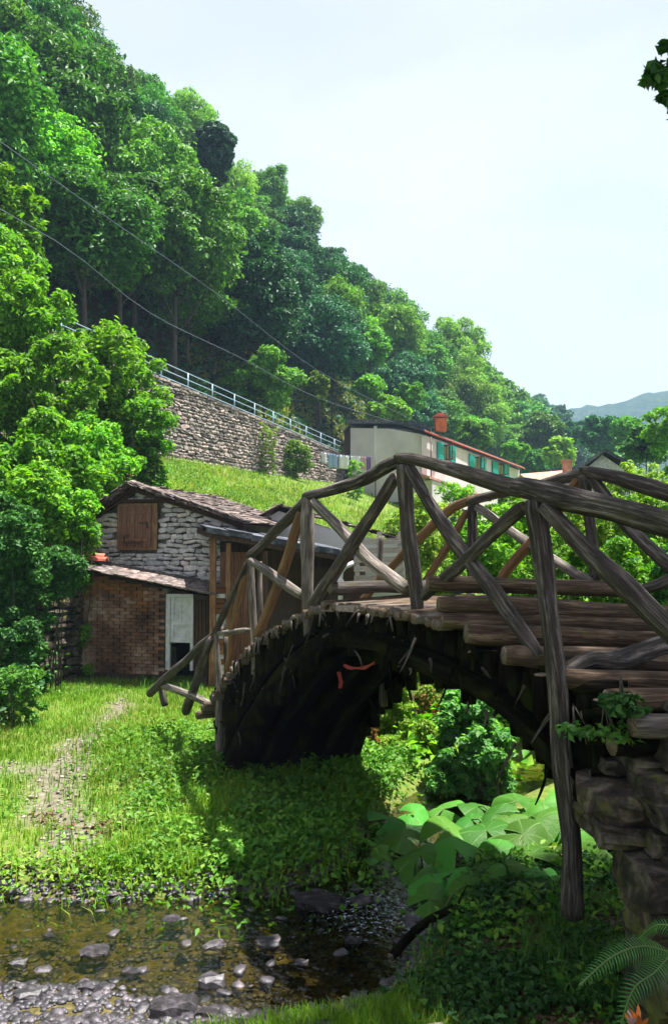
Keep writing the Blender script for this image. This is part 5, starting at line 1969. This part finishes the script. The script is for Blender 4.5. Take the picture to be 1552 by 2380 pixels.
# ------------------------------------------------------------------ ground cover
def scatter_mask(n, xr, yr, fn, rg):
    x = rg.uniform(*xr, n); y = rg.uniform(*yr, n)
    keep = rg.random(n) < fn(x, y)
    return x[keep], y[keep]


def blades(name, x, y, h, w, mat, rg, lean=.5, zoff=0.0):
    n = len(x)
    z = ground_z(x, y) + zoff
    th = rg.uniform(0, 2 * np.pi, n); ln = rg.random(n) * lean
    hh = h * (.5 + .9 * rg.random(n))
    dx, dy = np.cos(th), np.sin(th)
    ax, ay = -dy * w / 2, dx * w / 2
    p0 = np.stack([x + ax, y + ay, z - .01], 1); p1 = np.stack([x - ax, y - ay, z - .01], 1)
    m = np.stack([x + dx * hh * ln * .35, y + dy * hh * ln * .35, z + hh * .6], 1)
    p2 = m + np.stack([ax, ay, 0 * ax], 1) * .7; p3 = m - np.stack([ax, ay, 0 * ax], 1) * .7
    p4 = np.stack([x + dx * hh * ln, y + dy * hh * ln, z + hh * (1 - .3 * ln)], 1)
    V = np.stack([p0, p1, p3, p2, p4], 1).reshape(-1, 3)
    k = np.arange(n) * 5
    F = np.concatenate([np.stack([k, k + 1, k + 2], 1), np.stack([k, k + 2, k + 3], 1), np.stack([k + 3, k + 2, k + 4], 1)])
    o = put(name, np_mesh(name, V, F), None, mat)
    return tag(o, kind='stuff')


def herbs(name, x, y, hmax, leaf, mat, rg, per=1, up=.75, aspect=.6):
    x = np.repeat(x, per) + rg.normal(size=len(x) * per) * leaf * .8
    y = np.repeat(y, per) + rg.normal(size=len(y) * per) * leaf * .8
    n = len(x)
    hm = hmax(x, y) if callable(hmax) else np.full(n, hmax)
    z = ground_z(x, y) + hm * (rg.random(n) ** .7)
    C = np.stack([x, y, z], 1)
    nn = rg.normal(size=(n, 3)) * .45 + np.array([0, 0, up])
    nn /= np.linalg.norm(nn, axis=1, keepdims=True)
    L = leaf * (.6 + .8 * rg.random(n))
    V, F = leaf_quads(C, nn, L, L * aspect, rg)
    return tag(put(name, np_mesh(name, V, F), None, mat), kind='stuff')


def bankdist(x, y): return poly_dist(x, y, STREAM)

def meadow(x, y):
    ds = bankdist(x, y); s, p = sp(x, y)
    k = sstep(.25, .8, ds) * (y > 5.2) * (x < 1.2)
    k = k * (1 - .85 * path_w(x, y)) * (p < 10.8)
    return np.clip(k * (.55 + .5 * vnoise(x, y, .8, 31)), 0, 1)

rg = np.random.default_rng(2)
x, y = scatter_mask(150000, (-8.5, 1.0), (5.4, 14.2), lambda x, y: meadow(x, y) * np.clip(1.25 - (y - 5) * .05, .3, 1), rg)
blades('grass', x, y, .075, .011, M['grass'], rg)
x, y = scatter_mask(40000, (-8.5, 1.0), (6, 14.2), lambda x, y: meadow(x, y) * (vnoise(x, y, 1.1, 44) > .05), rg)
blades('dry_grass', x, y, .07, .010, M['grass_dry'], rg, .8)
x, y = scatter_mask(26000, (-8, 1), (5.3, 14), lambda x, y: meadow(x, y) * (vnoise(x, y, .9, 51) > .1), rg)
herbs('clover', x, y, .05, .035, M['herb'], rg)
x, y = scatter_mask(16000, (-8, .6), (5.6, 14), lambda x, y: meadow(x, y) * (vnoise(x, y, .45, 53) > .28), rg)
herbs('meadow_weeds', x, y, .13, .05, M['bank_leaf'], rg)
x, y = scatter_mask(22000, (-8, .6), (5.6, 14), lambda x, y: meadow(x, y) * (vnoise(x, y, .6, 57) > .2), rg)
blades('meadow_tufts', x, y, .19, .010, M['herb'], rg, .9)
x, y = scatter_mask(5000, (-6, .6), (5.4, 10), lambda x, y: meadow(x, y) * (vnoise(x, y, .7, 58) > .1), rg)
blades('dead_stalks', x, y, .22, .006, M['grass_dry'], rg, 1.2)
x, y = scatter_mask(9000, (-5, .6), (5.2, 7.4), lambda x, y: (bankdist(x, y) > .05) * (vnoise(x, y, .35, 59) > .2) * 1.0, rg)
herbs('bank_litter', x, y, .03, .05, M['litter'], rg, up=1.5)

# leafy herbs along the bank, the bridge foot and the steep edge over the pool
def bank_herbs(x, y):
    ds = bankdist(x, y)
    a = sstep(.05, .3, ds) * (1 - sstep(1.6, 2.6, ds)) * (y > 5.4) * (x > -1.9) * (x < 1.0) * (.35 + .6 * (vnoise(x, y, .45, 61) + .4))
    foot = np.exp(-(((x + .9) / .9) ** 2 + ((y - 7.3) / 1.2) ** 2)) * .9
    foot2 = np.exp(-(((x + 1.9) / .7) ** 2 + ((y - 9.2) / .9) ** 2)) * .8
    return np.clip(a + foot + foot2, 0, 1)
def bank_h(x, y): return .07 + .2 * np.clip(vnoise(x, y, .5, 62) + .5, 0, 1)
x, y = scatter_mask(62000, (-3.0, 1.0), (5.4, 10.8), lambda x, y: bank_herbs(x, y) * .62, rg)
herbs('bank_herbs', x, y, bank_h, .052, M['bank_leaf'], rg)
x, y = scatter_mask(30000, (-3.0, .4), (5.5, 9.5), lambda x, y: bank_herbs(x, y) * (vnoise(x, y, .5, 66) > -.1), rg)
blades('bank_tall_grass', x, y, .16, .010, M['grass'], rg, .9)
x, y = scatter_mask(22000, (-1.6, 1.0), (5.6, 9.6), lambda x, y: bank_herbs(x, y) * (x > -.9) * (vnoise(x, y, .5, 64) > -.2), rg)
herbs('nettles', x, y, .17, .065, M['herb'], rg)
x, y = scatter_mask(9000, (-6, .2), (5.3, 6.6), lambda x, y: sstep(-.02, .1, bankdist(x, y)) * (1 - sstep(.3, .6, bankdist(x, y))), rg)
herbs('yellowing_weeds', x, y, .10, .045, M['weed'], rg)

# slope of rough grass behind the barns
def slope(x, y):
    s, p = sp(x, y)
    return ((p > 10.2) & (p < 23.2) & (s > 8) & (s < 66)) * 1.0
x, y = scatter_mask(190000, (-13, 12), (13.5, 56), lambda x, y: slope(x, y) * np.clip(1.3 - (y - 14) * .035, .12, 1), rg)
blades('hill_grass', x, y, .22, .035, M['grass'], rg, .9)
x, y = scatter_mask(70000, (-12, 6), (14, 42), lambda x, y: slope(x, y) * np.clip(1.1 - (y - 14) * .03, .1, 1) * (vnoise(x, y, 1.2, 71) > -.05), rg)
herbs('hill_weeds', x, y, .26, .13, M['weed'], rg)
x, y = scatter_mask(50000, (-12, 8), (13.5, 44), lambda x, y: slope(x, y) * (vnoise(x, y, 2.2, 73) > .05) * np.clip(1.3 - (y - 14) * .035, .12, 1), rg)
blades('hill_dry_grass', x, y, .3, .03, M['grass_dry'], rg, 1.1)
x, y = scatter_mask(26000, (-12, 8), (13.5, 40), lambda x, y: slope(x, y) * (vnoise(x, y, 1.6, 75) > .25), rg)
herbs('hill_dark_weeds', x, y, .35, .11, M['herb'], rg)
# pale clearing behind the house
def clearing(x, y):
    s, p = sp(x, y)
    return ((p > 23.9) & (p < 36) & (s > 40) & (s < 84)) * 1.0
x, y = scatter_mask(60000, (-14, 16), (44, 84), clearing, rg)
blades('clearing_grass', x, y, .5, .12, M['grass_dry'], rg, .9)
def undergrowth(x, y):
    s, p = sp(x, y)
    return ((p > 26) & (p < 47) & (s > 22) & (s < 110)) * 1.0
x, y = scatter_mask(60000, (-50, 16), (24, 110), undergrowth, rg)
herbs('undergrowth', x, y, 1.1, .5, M['forest_blue'], rg)
x, y = scatter_mask(60000, (-12, -3.6), (9, 24), lambda x, y: (x < -4.2 - .12 * (y - 9)) * 1.0, rg)
herbs('left_thicket', x, y, .7, .10, M['bush_dark'], rg)
# valley floor behind the bridge
x, y = scatter_mask(60000, (.8, 22), (8.5, 40), lambda x, y: sstep(-.6, .1, bankdist(x, y)) * (sp(x, y)[1] < 10.3) * (y > 8.5), rg)
herbs('valley_weeds', x, y, .35, .13, M['bush'], rg)

# near right bank: shaded ground cover, litter and a patch of grass
def nearbank(x, y):
    return (sstep(.05, .3, bankdist(x, y)) * (y < 6.6) * (x > -1.2) * (x < 2.8) * (y > 3.4) * (x > (y - 5.6) * 1.2)) * 1.0
def shady(x, y): return nearbank(x, y) * sstep(.25, .75, x + .2 * vnoise(x, y, .5, 81))
def sunny(x, y): return nearbank(x, y) * (1 - sstep(.2, .8, x + .2 * vnoise(x, y, .5, 81)))
x, y = scatter_mask(46000, (-1.5, 2.8), (3.4, 6.4), lambda x, y: shady(x, y) * (vnoise(x, y, .35, 82) > -.05), rg)
herbs('ivy_ground_cover', x, y, .09, .05, M['herb_dark'], rg)
x, y = scatter_mask(9000, (-1.5, 2.8), (3.4, 6.4), lambda x, y: shady(x, y) * (vnoise(x, y, .3, 85) > .15), rg)
herbs('ground_herbs', x, y, .14, .06, M['bank_leaf'], rg)
x, y = scatter_mask(26000, (-1.5, 2.8), (3.4, 6.4), lambda x, y: shady(x, y) * (vnoise(x, y, .5, 88) > .1), rg)
blades('shade_grass', x, y, .13, .007, M['herb'], rg, 1.0)
x, y = scatter_mask(22000, (-1.5, 2.8), (3.4, 6.4), shady, rg)
herbs('leaf_litter', x, y, .02, .05, M['litter'], rg, up=2.0)
x, y = scatter_mask(60000, (-1.4, 1.4), (3.5, 5.4), sunny, rg)
blades('bank_grass', x, y, .07, .006, M['grass'], rg, .7)
x, y = scatter_mask(9000, (-1.4, 1.8), (3.5, 5.0), lambda x, y: nearbank(x, y) * (vnoise(x, y, .4, 87) > .1), rg)
herbs('bank_clover', x, y, .06, .03, M['herb'], rg)


# ------------------------------------------------------------------ butterbur
def butterbur_leaf(seed):
    r = random.Random(seed)
    V, F = [], []
    na, nr = 20, 4
    V.append((0, 0, 0))
    for j in range(1, nr + 1):
        f = j / nr
        for i in range(na + 1):
            th = math.radians(18) + (2 * math.pi - math.radians(36)) * i / na
            rad = (.5 + .05 * math.cos(th * 1) + .035 * math.sin(th * 3 + seed) + (.012 * math.sin(th * 23) if j == nr else 0)) * f
            z = .10 * f ** 1.4 * math.cos(2 * th + seed) - .16 * f ** 2.2 + .014 * f * math.sin(6 * th + seed) + .012 * r.uniform(-1, 1)
            V.append((-rad * math.cos(th), rad * math.sin(th), z))
    for i in range(na):
        F.append((0, 1 + i, 2 + i))
    for j in range(nr - 1):
        b0 = 1 + j * (na + 1); b1 = b0 + na + 1
        for i in range(na):
            F.append((b0 + i, b1 + i, b1 + i + 1, b0 + i + 1))
    return new_mesh('leaf', V, F, True)

def build_butterbur():
    lib = [butterbur_leaf(k) for k in range(6)]
    # leaf veins as fine relief
    for me in lib: me.materials.append(M['butterbur'])
    r = random.Random(55)
    # (px, py, d, size px, lit word)
    L = [(905, 1905, 7.3, 95), (960, 1890, 7.6, 90), (1030, 1880, 7.7, 100), (1110, 1875, 7.6, 110), (1200, 1862, 7.4, 130), (1260, 1868, 7.2, 110), (1245, 1905, 6.9, 120),
         (940, 1945, 6.9, 120), (1040, 1925, 6.9, 130), (1130, 1930, 6.8, 150), (1215, 1940, 6.6, 140), (1365, 1880, 7.2, 90), (1400, 1920, 6.8, 90), (1350, 1930, 6.7, 80), (1430, 1960, 6.5, 80),
         (900, 1985, 6.7, 80), (975, 1985, 6.5, 120), (1060, 1975, 6.4, 130), (1150, 1985, 6.3, 120), (1230, 1990, 6.2, 130), (1395, 1965, 6.4, 90),
         (960, 2040, 6.2, 110), (1050, 2030, 6.1, 100), (1230, 2020, 6.0, 110), (860, 2035, 6.5, 90), (1000, 2090, 5.8, 120), (1080, 2095, 5.8, 90), (1110, 2030, 6.0, 90), (1010, 2060, 6.0, 110)]
    names = ['lowest', 'upper left', 'upper middle', 'upper right', 'middle', 'behind the tall post']
    # group leaves into plants of neighbours
    plants = [(L[0:3] + L[7:8], 'back left clump of broad pale butterbur leaves under the arch'),
              (L[3:5], 'back middle butterbur with the highest sunlit leaves under the elder'),
              (L[5:7], 'butterbur leaves touching the left side of the tallest post at the back'),
              (L[8:10], 'butterbur pair with grey-green leaves in the middle of the patch'),
              (L[10:11] + L[18:20], 'butterbur just left of the tallest post with overlapping leaves'),
              (L[11:15] + L[20:21], 'butterbur between the tallest post and the stone abutment'),
              (L[15:18], 'left front butterbur beside the rippling water'),
              (L[21:23] + L[28:29], 'low butterbur with drooping leaves near the brook edge'),
              (L[23:24] + L[27:28], 'small butterbur in front of the patch, left of the post foot'),
              (L[24:25], 'single butterbur leaf lying over the brook at the left end'),
              (L[25:27], 'frontmost butterbur with two dark ribbed leaves'),
              ([(1150, 1905, 7.2, 100), (1185, 1900, 7.1, 80), (1095, 1905, 7.3, 85)], 'butterbur in the sunny middle back of the patch'),
              ([(1420, 1890, 7.4, 70), (1385, 1905, 7.3, 75), (1440, 1925, 7.1, 60)], 'small butterbur closest to the projecting slab'),
              ([(1180, 2045, 6.0, 85), (1140, 2070, 5.9, 75), (1250, 2060, 5.9, 80)], 'low butterbur in the shade left of the tallest post'),
              ([(890, 1935, 7.2, 70), (875, 1960, 7.0, 60)], 'small butterbur at the far left of the patch by the water'),
              ([(1290, 1900, 7.3, 80), (1300, 1870, 7.5, 75), (1290, 1960, 6.9, 90)], 'butterbur half hidden behind the tallest post')]
    for pl, lab in plants:
        pos = [P(px, py, d) for px, py, d, w in pl]
        cx = sum(p.x for p in pos) / len(pos); cy = sum(p.y for p in pos) / len(pos)
        g = gz(cx, cy)
        t = thing('butterbur', lab, 'plant', (cx, cy, g), 'butterbur plants beside the brook')
        for (px, py, d, w), p in zip(pl, pos):
            sc = w * d / FOC * .98
            z = max(p.z, gz(p.x, p.y) + .1)
            q = Vector((p.x, p.y, z))
            rz = r.uniform(0, 6.28)
            rot = Euler((r.uniform(-.45, -.05) * -1, r.uniform(-.2, .2), 0)).to_matrix()
            tilt = Matrix.Rotation(r.uniform(.12, .42), 3, 'X')
            R = tilt @ Matrix.Rotation(r.uniform(-.38, .38), 3, 'Y') @ Matrix.Rotation(rz, 3, 'Z')
            lf = put('leaf', r.choice(lib), t, None, q, R.to_euler(), (sc, sc, sc))
            base = Vector((cx + r.uniform(-.08, .08), cy + r.uniform(-.08, .08), g - .03))
            tube('stalk', [base, base.lerp(q, .6) + Vector((0, 0, .05)), q - Vector((0, 0, .0))], [.011, .009, .007], t, M['stem'], 6)
build_butterbur()

# butterbur veins in the leaf material
def veins():
    m = M['butterbur']; nt = m.node_tree
    b = nt.nodes['Principled BSDF']
    v = coords(nt, 'Object')
    sx = nt.nodes.new('ShaderNodeSeparateXYZ'); nt.links.new(v, sx.inputs[0])
    at = nt.nodes.new('ShaderNodeMath'); at.operation = 'ARCTAN2'
    nt.links.new(sx.outputs['Y'], at.inputs[0]); nt.links.new(sx.outputs['X'], at.inputs[1])
    mu = nt.nodes.new('ShaderNodeMath'); mu.operation = 'MULTIPLY'; mu.inputs[1].default_value = 9
    nt.links.new(at.outputs[0], mu.inputs[0])
    co = nt.nodes.new('ShaderNodeMath'); co.operation = 'COSINE'; nt.links.new(mu.outputs[0], co.inputs[0])
    pw = mrange(nt, co.outputs[0], .9, 1.0)
    src = b.inputs['Base Color'].links[0].from_socket
    c = mix(nt, mrange(nt, co.outputs[0], .94, 1.0, 0, .7), src, (.16, .30, .09))
    nt.links.new(c, b.inputs['Base Color'])
    bump(nt, b, nz(nt, v, 22, 5, .6), .35, .02)
    b.inputs['Roughness'].default_value = .45
    b.inputs['Specular IOR Level'].default_value = .15
veins()


# ------------------------------------------------------------------ fern, orange flower, seedlings
def frond(name, pts, length_w, parent, n=26):
    path, _ = smooth_path(pts, [1] * len(pts), (pts[0] - pts[-1]).length / n)
    mb = MB()
    N = len(path)
    for i in range(1, N - 1):
        f = i / N
        t = (path[i + 1] - path[i - 1]).normalized()
        side = t.cross(Vector((0, -.55, .83))).normalized()
        up = side.cross(t).normalized()
        w = length_w * math.sin(min(1, f * 2.2 + .12) * math.pi / 2) * (1 - f) ** .7
        hw = (path[1] - path[0]).length * .26
        for sg in (-1, 1):
            d = (side * sg + t * .55).normalized()
            tip = path[i] + d * w - up * w * .25
            mid = path[i] + d * w * .5 + up * w * .03
            mb.add([path[i] - t * hw, path[i] + t * hw, mid + t * hw * .9, tip, mid - t * hw * .9], [(0, 1, 2, 4), (4, 2, 3)])
    c = pts[0]
    put('frond', new_mesh('frond', [Vector(v) - c for v in mb.v], mb.f), parent, M['fern'], c)
    tube('midrib', path, [.004] * len(path), parent, M['stem'], 4)

def build_fern():
    d = 2.9
    root = P(1560, 2215, d)
    t = thing('fern', 'green fern fanning out to the left from the foot of the abutment', 'fern', root)
    frond('frond', [root, P(1490, 2200, d - .05), P(1420, 2225, d - .12), P(1345, 2290, d - .2)], .10, t, 34)
    frond('frond', [root, P(1520, 2260, d - .1), P(1470, 2300, d - .16), P(1438, 2395, d - .2)], .10, t)
    frond('frond', [root, P(1590, 2170, d), P(1530, 2150, d + .05), P(1480, 2185, d + .1)], .07, t, 16)
    frond('frond', [root, P(1640, 2260, d), P(1700, 2330, d - .1), P(1730, 2400, d - .1)], .1, t, 16)
build_fern()

def build_orange():
    d = 3.0
    c = P(1475, 2372, d)
    t = thing('orange_flower', 'ragged orange and pink blossom at the bottom edge below the fern', 'flower', c - Vector((0, 0, .1)))
    r = random.Random(4)
    for k in range(11):
        a = k * 2 * math.pi / 11 + r.uniform(-.2, .2)
        h = r.uniform(.04, .085)
        dirv = Vector((math.cos(a) * .6, math.sin(a) * .6, 1)).normalized()
        sd = dirv.cross(Vector((0, 1, .2))).normalized() * .010
        b = c + Vector((r.uniform(-.03, .03), 0, -.02))
        me = new_mesh('petal', [sd * -.4, sd * .4, dirv * h * .55 + sd, dirv * h, dirv * h * .55 - sd], [(0, 1, 2, 4), (4, 2, 3)])
        put('petal', me, t, M['orange_petal'] if k % 3 else M['pink_cloth'], b)
    tube('stalk', [c - Vector((0, 0, .18)), c], [.006, .005], t, M['stem'], 5)
build_orange()

def seedling(px, py, d, size, lab, n=6, h=.10, seed=1):
    q = P(px, py, d)
    g = gz(q.x, q.y); q.z = g
    t = thing('broad_leaved_seedling', lab, 'plant', q, 'seedlings on the near bank')
    r = random.Random(seed)
    for k in range(n):
        a = k * 2.4 + r.uniform(-.3, .3)
        dirv = Vector((math.cos(a), math.sin(a), r.uniform(.1, .5))).normalized()
        sd = dirv.cross(Vector((0, 0, 1))).normalized() * size * .28
        me = new_mesh('leaf', [Vector((0, 0, 0)), dirv * size * .5 + sd, dirv * size - Vector((0, 0, size * .2)), dirv * size * .5 - sd, dirv * size * .45 + Vector((0, 0, -size * .06))],
                      [(0, 1, 4), (1, 2, 4), (2, 3, 4), (3, 0, 4)])
        put('leaf', me, t, M['elder'], q + Vector((0, 0, h * (.4 + .6 * k / n))))
    tube('stalk', [q - Vector((0, 0, .02)), q + Vector((0, 0, h))], [.004, .003], t, M['stem'], 5)
for k, (px, py, d, s, lab) in enumerate([(1150, 2255, 4.1, .07, 'broad-leaved seedling low in the middle of the shaded bank'),
        (1290, 2200, 4.5, .06, 'seedling just left of the tallest post foot'), (1075, 2300, 4.0, .06, 'bright seedling right of the sunny grass patch'),
        (1210, 2330, 3.8, .07, 'seedling near the bottom edge right of the flat stone'), (1100, 2150, 4.9, .07, 'seedling below the front butterbur leaves'),
        (1390, 2340, 3.7, .06, 'seedling at the bottom edge left of the orange blossom')]):
    seedling(px, py, d, s, lab, seed=k)

# hanging sprays of ivy on the abutment
def ivy(px, py, d, w, lab, mt, seed, n=120, leaf=.045):
    q = P(px, py, d)
    t = thing('ivy_spray', lab, 'ivy', q, 'ivy on the stone abutment')
    rg = np.random.default_rng(seed)
    cl = [(q.x + rg.uniform(-1, 1) * w * d / FOC, q.y + rg.uniform(-.08, .05), q.z + rg.uniform(-.5, .5) * w * d / FOC * .6, .05) for _ in range(8)]
    V, F = clump_leaves(cl, n, leaf, rg, .3)
    put('leaves', np_mesh('leaves', V, F), t, M[mt])
    V, F = [], []
    for c in cl[::2]:
        vs, fs = tube_data([q + Vector((0, .1, .12)), Vector(c[:3])], [.004, .002], 4)
        k = len(V); V += vs; F += [tuple(i + k for i in f) for f in fs]
    put('stems', new_mesh('stems', V, F, True), t, M['bark'])
ivy(1345, 1700, 4.0, 30, 'sunlit ivy leaves just right of the tallest post', 'elder', 1)
ivy(1460, 1640, 3.7, 60, 'cool green ivy spray below the lowest visible step log', 'herb_dark', 2, 260)
ivy(1420, 1705, 3.8, 40, 'ivy sprig above the round boulders', 'herb', 3, 90)
ivy(1110, 1500, 5.0, 22, 'dry tendrils hanging on the dark flank of the bridge', 'litter', 4, 50, .03)
ivy(575, 1600, 8.0, 16, 'pale leafy sprig growing beside the arch foot post', 'weed', 5, 70, .06)


# ------------------------------------------------------------------ stones in and by the brook
def rocks():
    lib = [new_mesh('rock', *stone_mesh('rock', 700 + k, 4, .22, .6)) for k in range(6)]
    for me in lib: me.materials.append(M['rock'])
    r = random.Random(23)
    RS = .78
    R = [(395, 2138, 62, 26, 'flat dark stone standing alone in the middle of the still pool'),
         (495, 2196, 76, 26, 'smooth pale grey stone in the riffle left of the fallen twig'),
         (215, 2215, 96, 34, 'black wet stone with a reddish left end'),
         (118, 2174, 46, 18, 'small dark stone at the left rim of the riffle'),
         (490, 2275, 84, 56, 'pale violet-grey stone in the middle of the lower riffle'),
         (400, 2345, 140, 70, 'large black shadowed rock at the bottom edge'),
         (745, 2100, 150, 46, 'long dark rock at the outlet under the bridge with a pale top'),
         (840, 2095, 70, 40, 'reddish-violet wet rock right of the long dark rock'),
         (620, 2190, 80, 26, 'brownish stone just under the water right of the pale stone'),
         (180, 2095, 36, 24, 'rust-red stone on the far shingle edge'),
         (540, 2050, 70, 26, 'light stone at the mossy bank edge'),
         (410, 2078, 60, 24, 'flat grey stone on the far shore of the pool'),
         (95, 2262, 60, 26, 'pale stone in the shingle at the left'),
         (40, 2235, 56, 26, 'pale violet stone at the left edge of the shingle'),
         (200, 2300, 70, 34, 'grey stone in the lower left shingle'),
         (60, 2325, 80, 36, 'broad wet stone at the lower left corner'),
         (300, 2262, 56, 24, 'small pale stone between the black stones'),
         (480, 2362, 70, 30, 'bluish stone at the bottom edge right of the black rock'),
         (620, 2285, 44, 16, 'rust coloured flat stone by the near grass'),
         (960, 2140, 60, 26, 'wet stone beside the rippling water under the leaves'),
         (820, 2190, 60, 24, 'dark stone in the ripples'),
         (700, 2240, 50, 20, 'small stone near the right end of the pool'),
         (90, 1470, 40, 26, 'pale boulder in the shade left of the brick lean-to'),
         (470, 1775, 44, 30, 'angular grey stone beside the left foot post')]
    for px, py, w, h, lab in R:
        # distance where the view line meets the water or the ground
        d = 4.0
        while d < 16:
            q = P(px, py + h * .35, d)
            if q.z <= max(0.0, gz(q.x, q.y)): break
            d += .05
        q = P(px, py, d)
        g = max(-.02, gz(q.x, q.y))
        sw = w * d / FOC * .68; sh = max(h * d / FOC * .62, .03)
        o = put('rock', r.choice(lib), None, M['rock'], Vector((q.x, d + sw * .3, g + sh * .0)), (r.uniform(-.1, .1), r.uniform(-.12, .12), r.uniform(-.4, .4)), (sw, sw * .8, sh * 1.15))
        if 'black' in lab or 'dark' in lab: o.material_slots[0].link = 'OBJECT'; o.material_slots[0].material = M['rock_dark']
        tag(o, lab, 'stone')
    # pebbles: the clear ones are parts of the shingle, the rest one mass
    bed = bpy.data.objects.new('shingle', None)
    bed = put('stream_bed', np_mesh('stream_bed', np.array([(-4, 4.3, -.35), (1, 4.3, -.35), (1, 6, -.35), (-4, 6, -.35)], float), np.array([(0, 1, 2, 3)])), None, M['pebble'])
    tag(bed, kind='structure')
    plib = [new_mesh('stone', v, f, True) for v, f in PEBB]
    for me in plib: me.materials.append(M['rock'])
    rgp = np.random.default_rng(5)
    n = 0
    def ok(x, y):
        ds = float(bankdist(np.array([x]), np.array([y]))[0])
        shoal = math.exp(-(((x + 1.9) / 1.7) ** 2 + ((y - 4.4) / .6) ** 2))
        edge = math.exp(-((ds - .08) / .16) ** 2)
        return rgp.random() < max(.3 if ds < 0 else 0, shoal, .9 * edge, .8 if (y < 4.9 and x < -.4 and ds < 0) else 0) and ds < .45
    while n < 295:
        x, y = rgp.uniform(-2.7, .8), rgp.uniform(3.9, 6.3)
        if not ok(x, y): continue
        s_ = rgp.uniform(.04, .11)
        put('stone', plib[n % 6], bed, None, (x, y, max(gz(x, y), -.02 if rgp.random() < .5 else -.2) + s_ * .08), (rgp.uniform(-.3, .3), rgp.uniform(-.3, .3), rgp.uniform(0, 6)), (s_, s_ * rgp.uniform(.6, .9), s_ * rgp.uniform(.3, .55)))
        n += 1
    mb_v, mb_f = [], []
    V0 = [np.array(v) for v, f in PEBB]; F0 = [np.array(f) for v, f in PEBB]
    off = 0; cnt = 0
    while cnt < 11000:
        x, y = rgp.uniform(-6, 1.2), rgp.uniform(3.7, 7.4)
        if not ok(x, y): continue
        k = cnt % 6
        s_ = rgp.uniform(.02, .055)
        a = rgp.uniform(0, 6.28)
        v = V0[k] * np.array([s_, s_ * .8, s_ * .5])
        v = np.stack([v[:, 0] * math.cos(a) - v[:, 1] * math.sin(a), v[:, 0] * math.sin(a) + v[:, 1] * math.cos(a), v[:, 2]], 1) + np.array([x, y, gz(x, y) + s_ * .1])
        mb_v.append(v); mb_f.append(F0[k] + off); off += len(v); cnt += 1
    me = np_mesh('pebbles', np.concatenate(mb_v), np.concatenate(mb_f), True)
    tag(put('pebbles', me, None, M['pebble']), kind='stuff')
    # gravel on the path
    mb_v, mb_f = [], []; off = 0; cnt = 0
    while cnt < 260:
        x, y = rgp.uniform(-4.6, -1.6), rgp.uniform(6.2, 12)
        if rgp.random() > float(path_w(np.array([x]), np.array([y]))[0]) * 1.1 + .0: continue
        k = cnt % 6; s_ = rgp.uniform(.015, .05)
        v = V0[k] * np.array([s_, s_ * .8, s_ * .5]) + np.array([x, y, gz(x, y) + s_ * .1])
        mb_v.append(v); mb_f.append(F0[k] + off); off += len(v); cnt += 1
    me = np_mesh('path_gravel', np.concatenate(mb_v), np.concatenate(mb_f), True)
    tag(put('path_gravel', me, None, M['gravel']), kind='stuff')
    # flat slab at the bottom edge
    q = P(965, 2372, 4.0)
    g = gz(q.x, q.y)
    o = put('paving_slab', new_mesh('slab', *stone_mesh('slab', 33, 5, .05, .2)), None, M['gravel'], (q.x, q.y, g + .02), (0, 0, .25), (.40, .26, .06))
    tag(o, 'flat pale grey stone slab lying in the grass at the bottom edge', 'stone slab')
rocks()

def fallen_branch():
    pts = [P(905, 2225, 5.0), P(985, 2150, 5.3), P(1060, 2110, 5.5), P(1150, 2080, 5.6)]
    t = thing('fallen_branch', 'mossy fallen branch below the front butterbur leaves', 'branch', pts[0])
    log_part('limb', pts, [.03, .03, .026, .015], t, M['log_moss_shaded'], seg=8)
    log_part('twig', [pts[2], pts[2] + Vector((.1, .1, .12))], [.01, .005], t, M['log_moss_shaded'], seg=6)
fallen_branch()

# ------------------------------------------------------------------ air
def haze():
    V = [(x, y, z) for z in (-3, 260) for x, y in ((-420, -60), (900, -60), (900, 1000), (-420, 1000))]
    F = [(3, 2, 1, 0), (4, 5, 6, 7), (0, 1, 5, 4), (1, 2, 6, 5), (2, 3, 7, 6), (3, 0, 4, 7)]
    m = bpy.data.materials.new('air'); m.use_nodes = True
    nt = m.node_tree; nt.nodes.clear()
    out = nt.nodes.new('ShaderNodeOutputMaterial')
    pv = nt.nodes.new('ShaderNodeVolumePrincipled')
    pv.inputs['Density'].default_value = .00045
    pv.inputs['Color'].default_value = (.50, .72, 1, 1)
    nt.links.new(pv.outputs[0], out.inputs['Volume'])
    tag(put('haze', new_mesh('haze', V, F), None, m), kind='stuff')
haze()
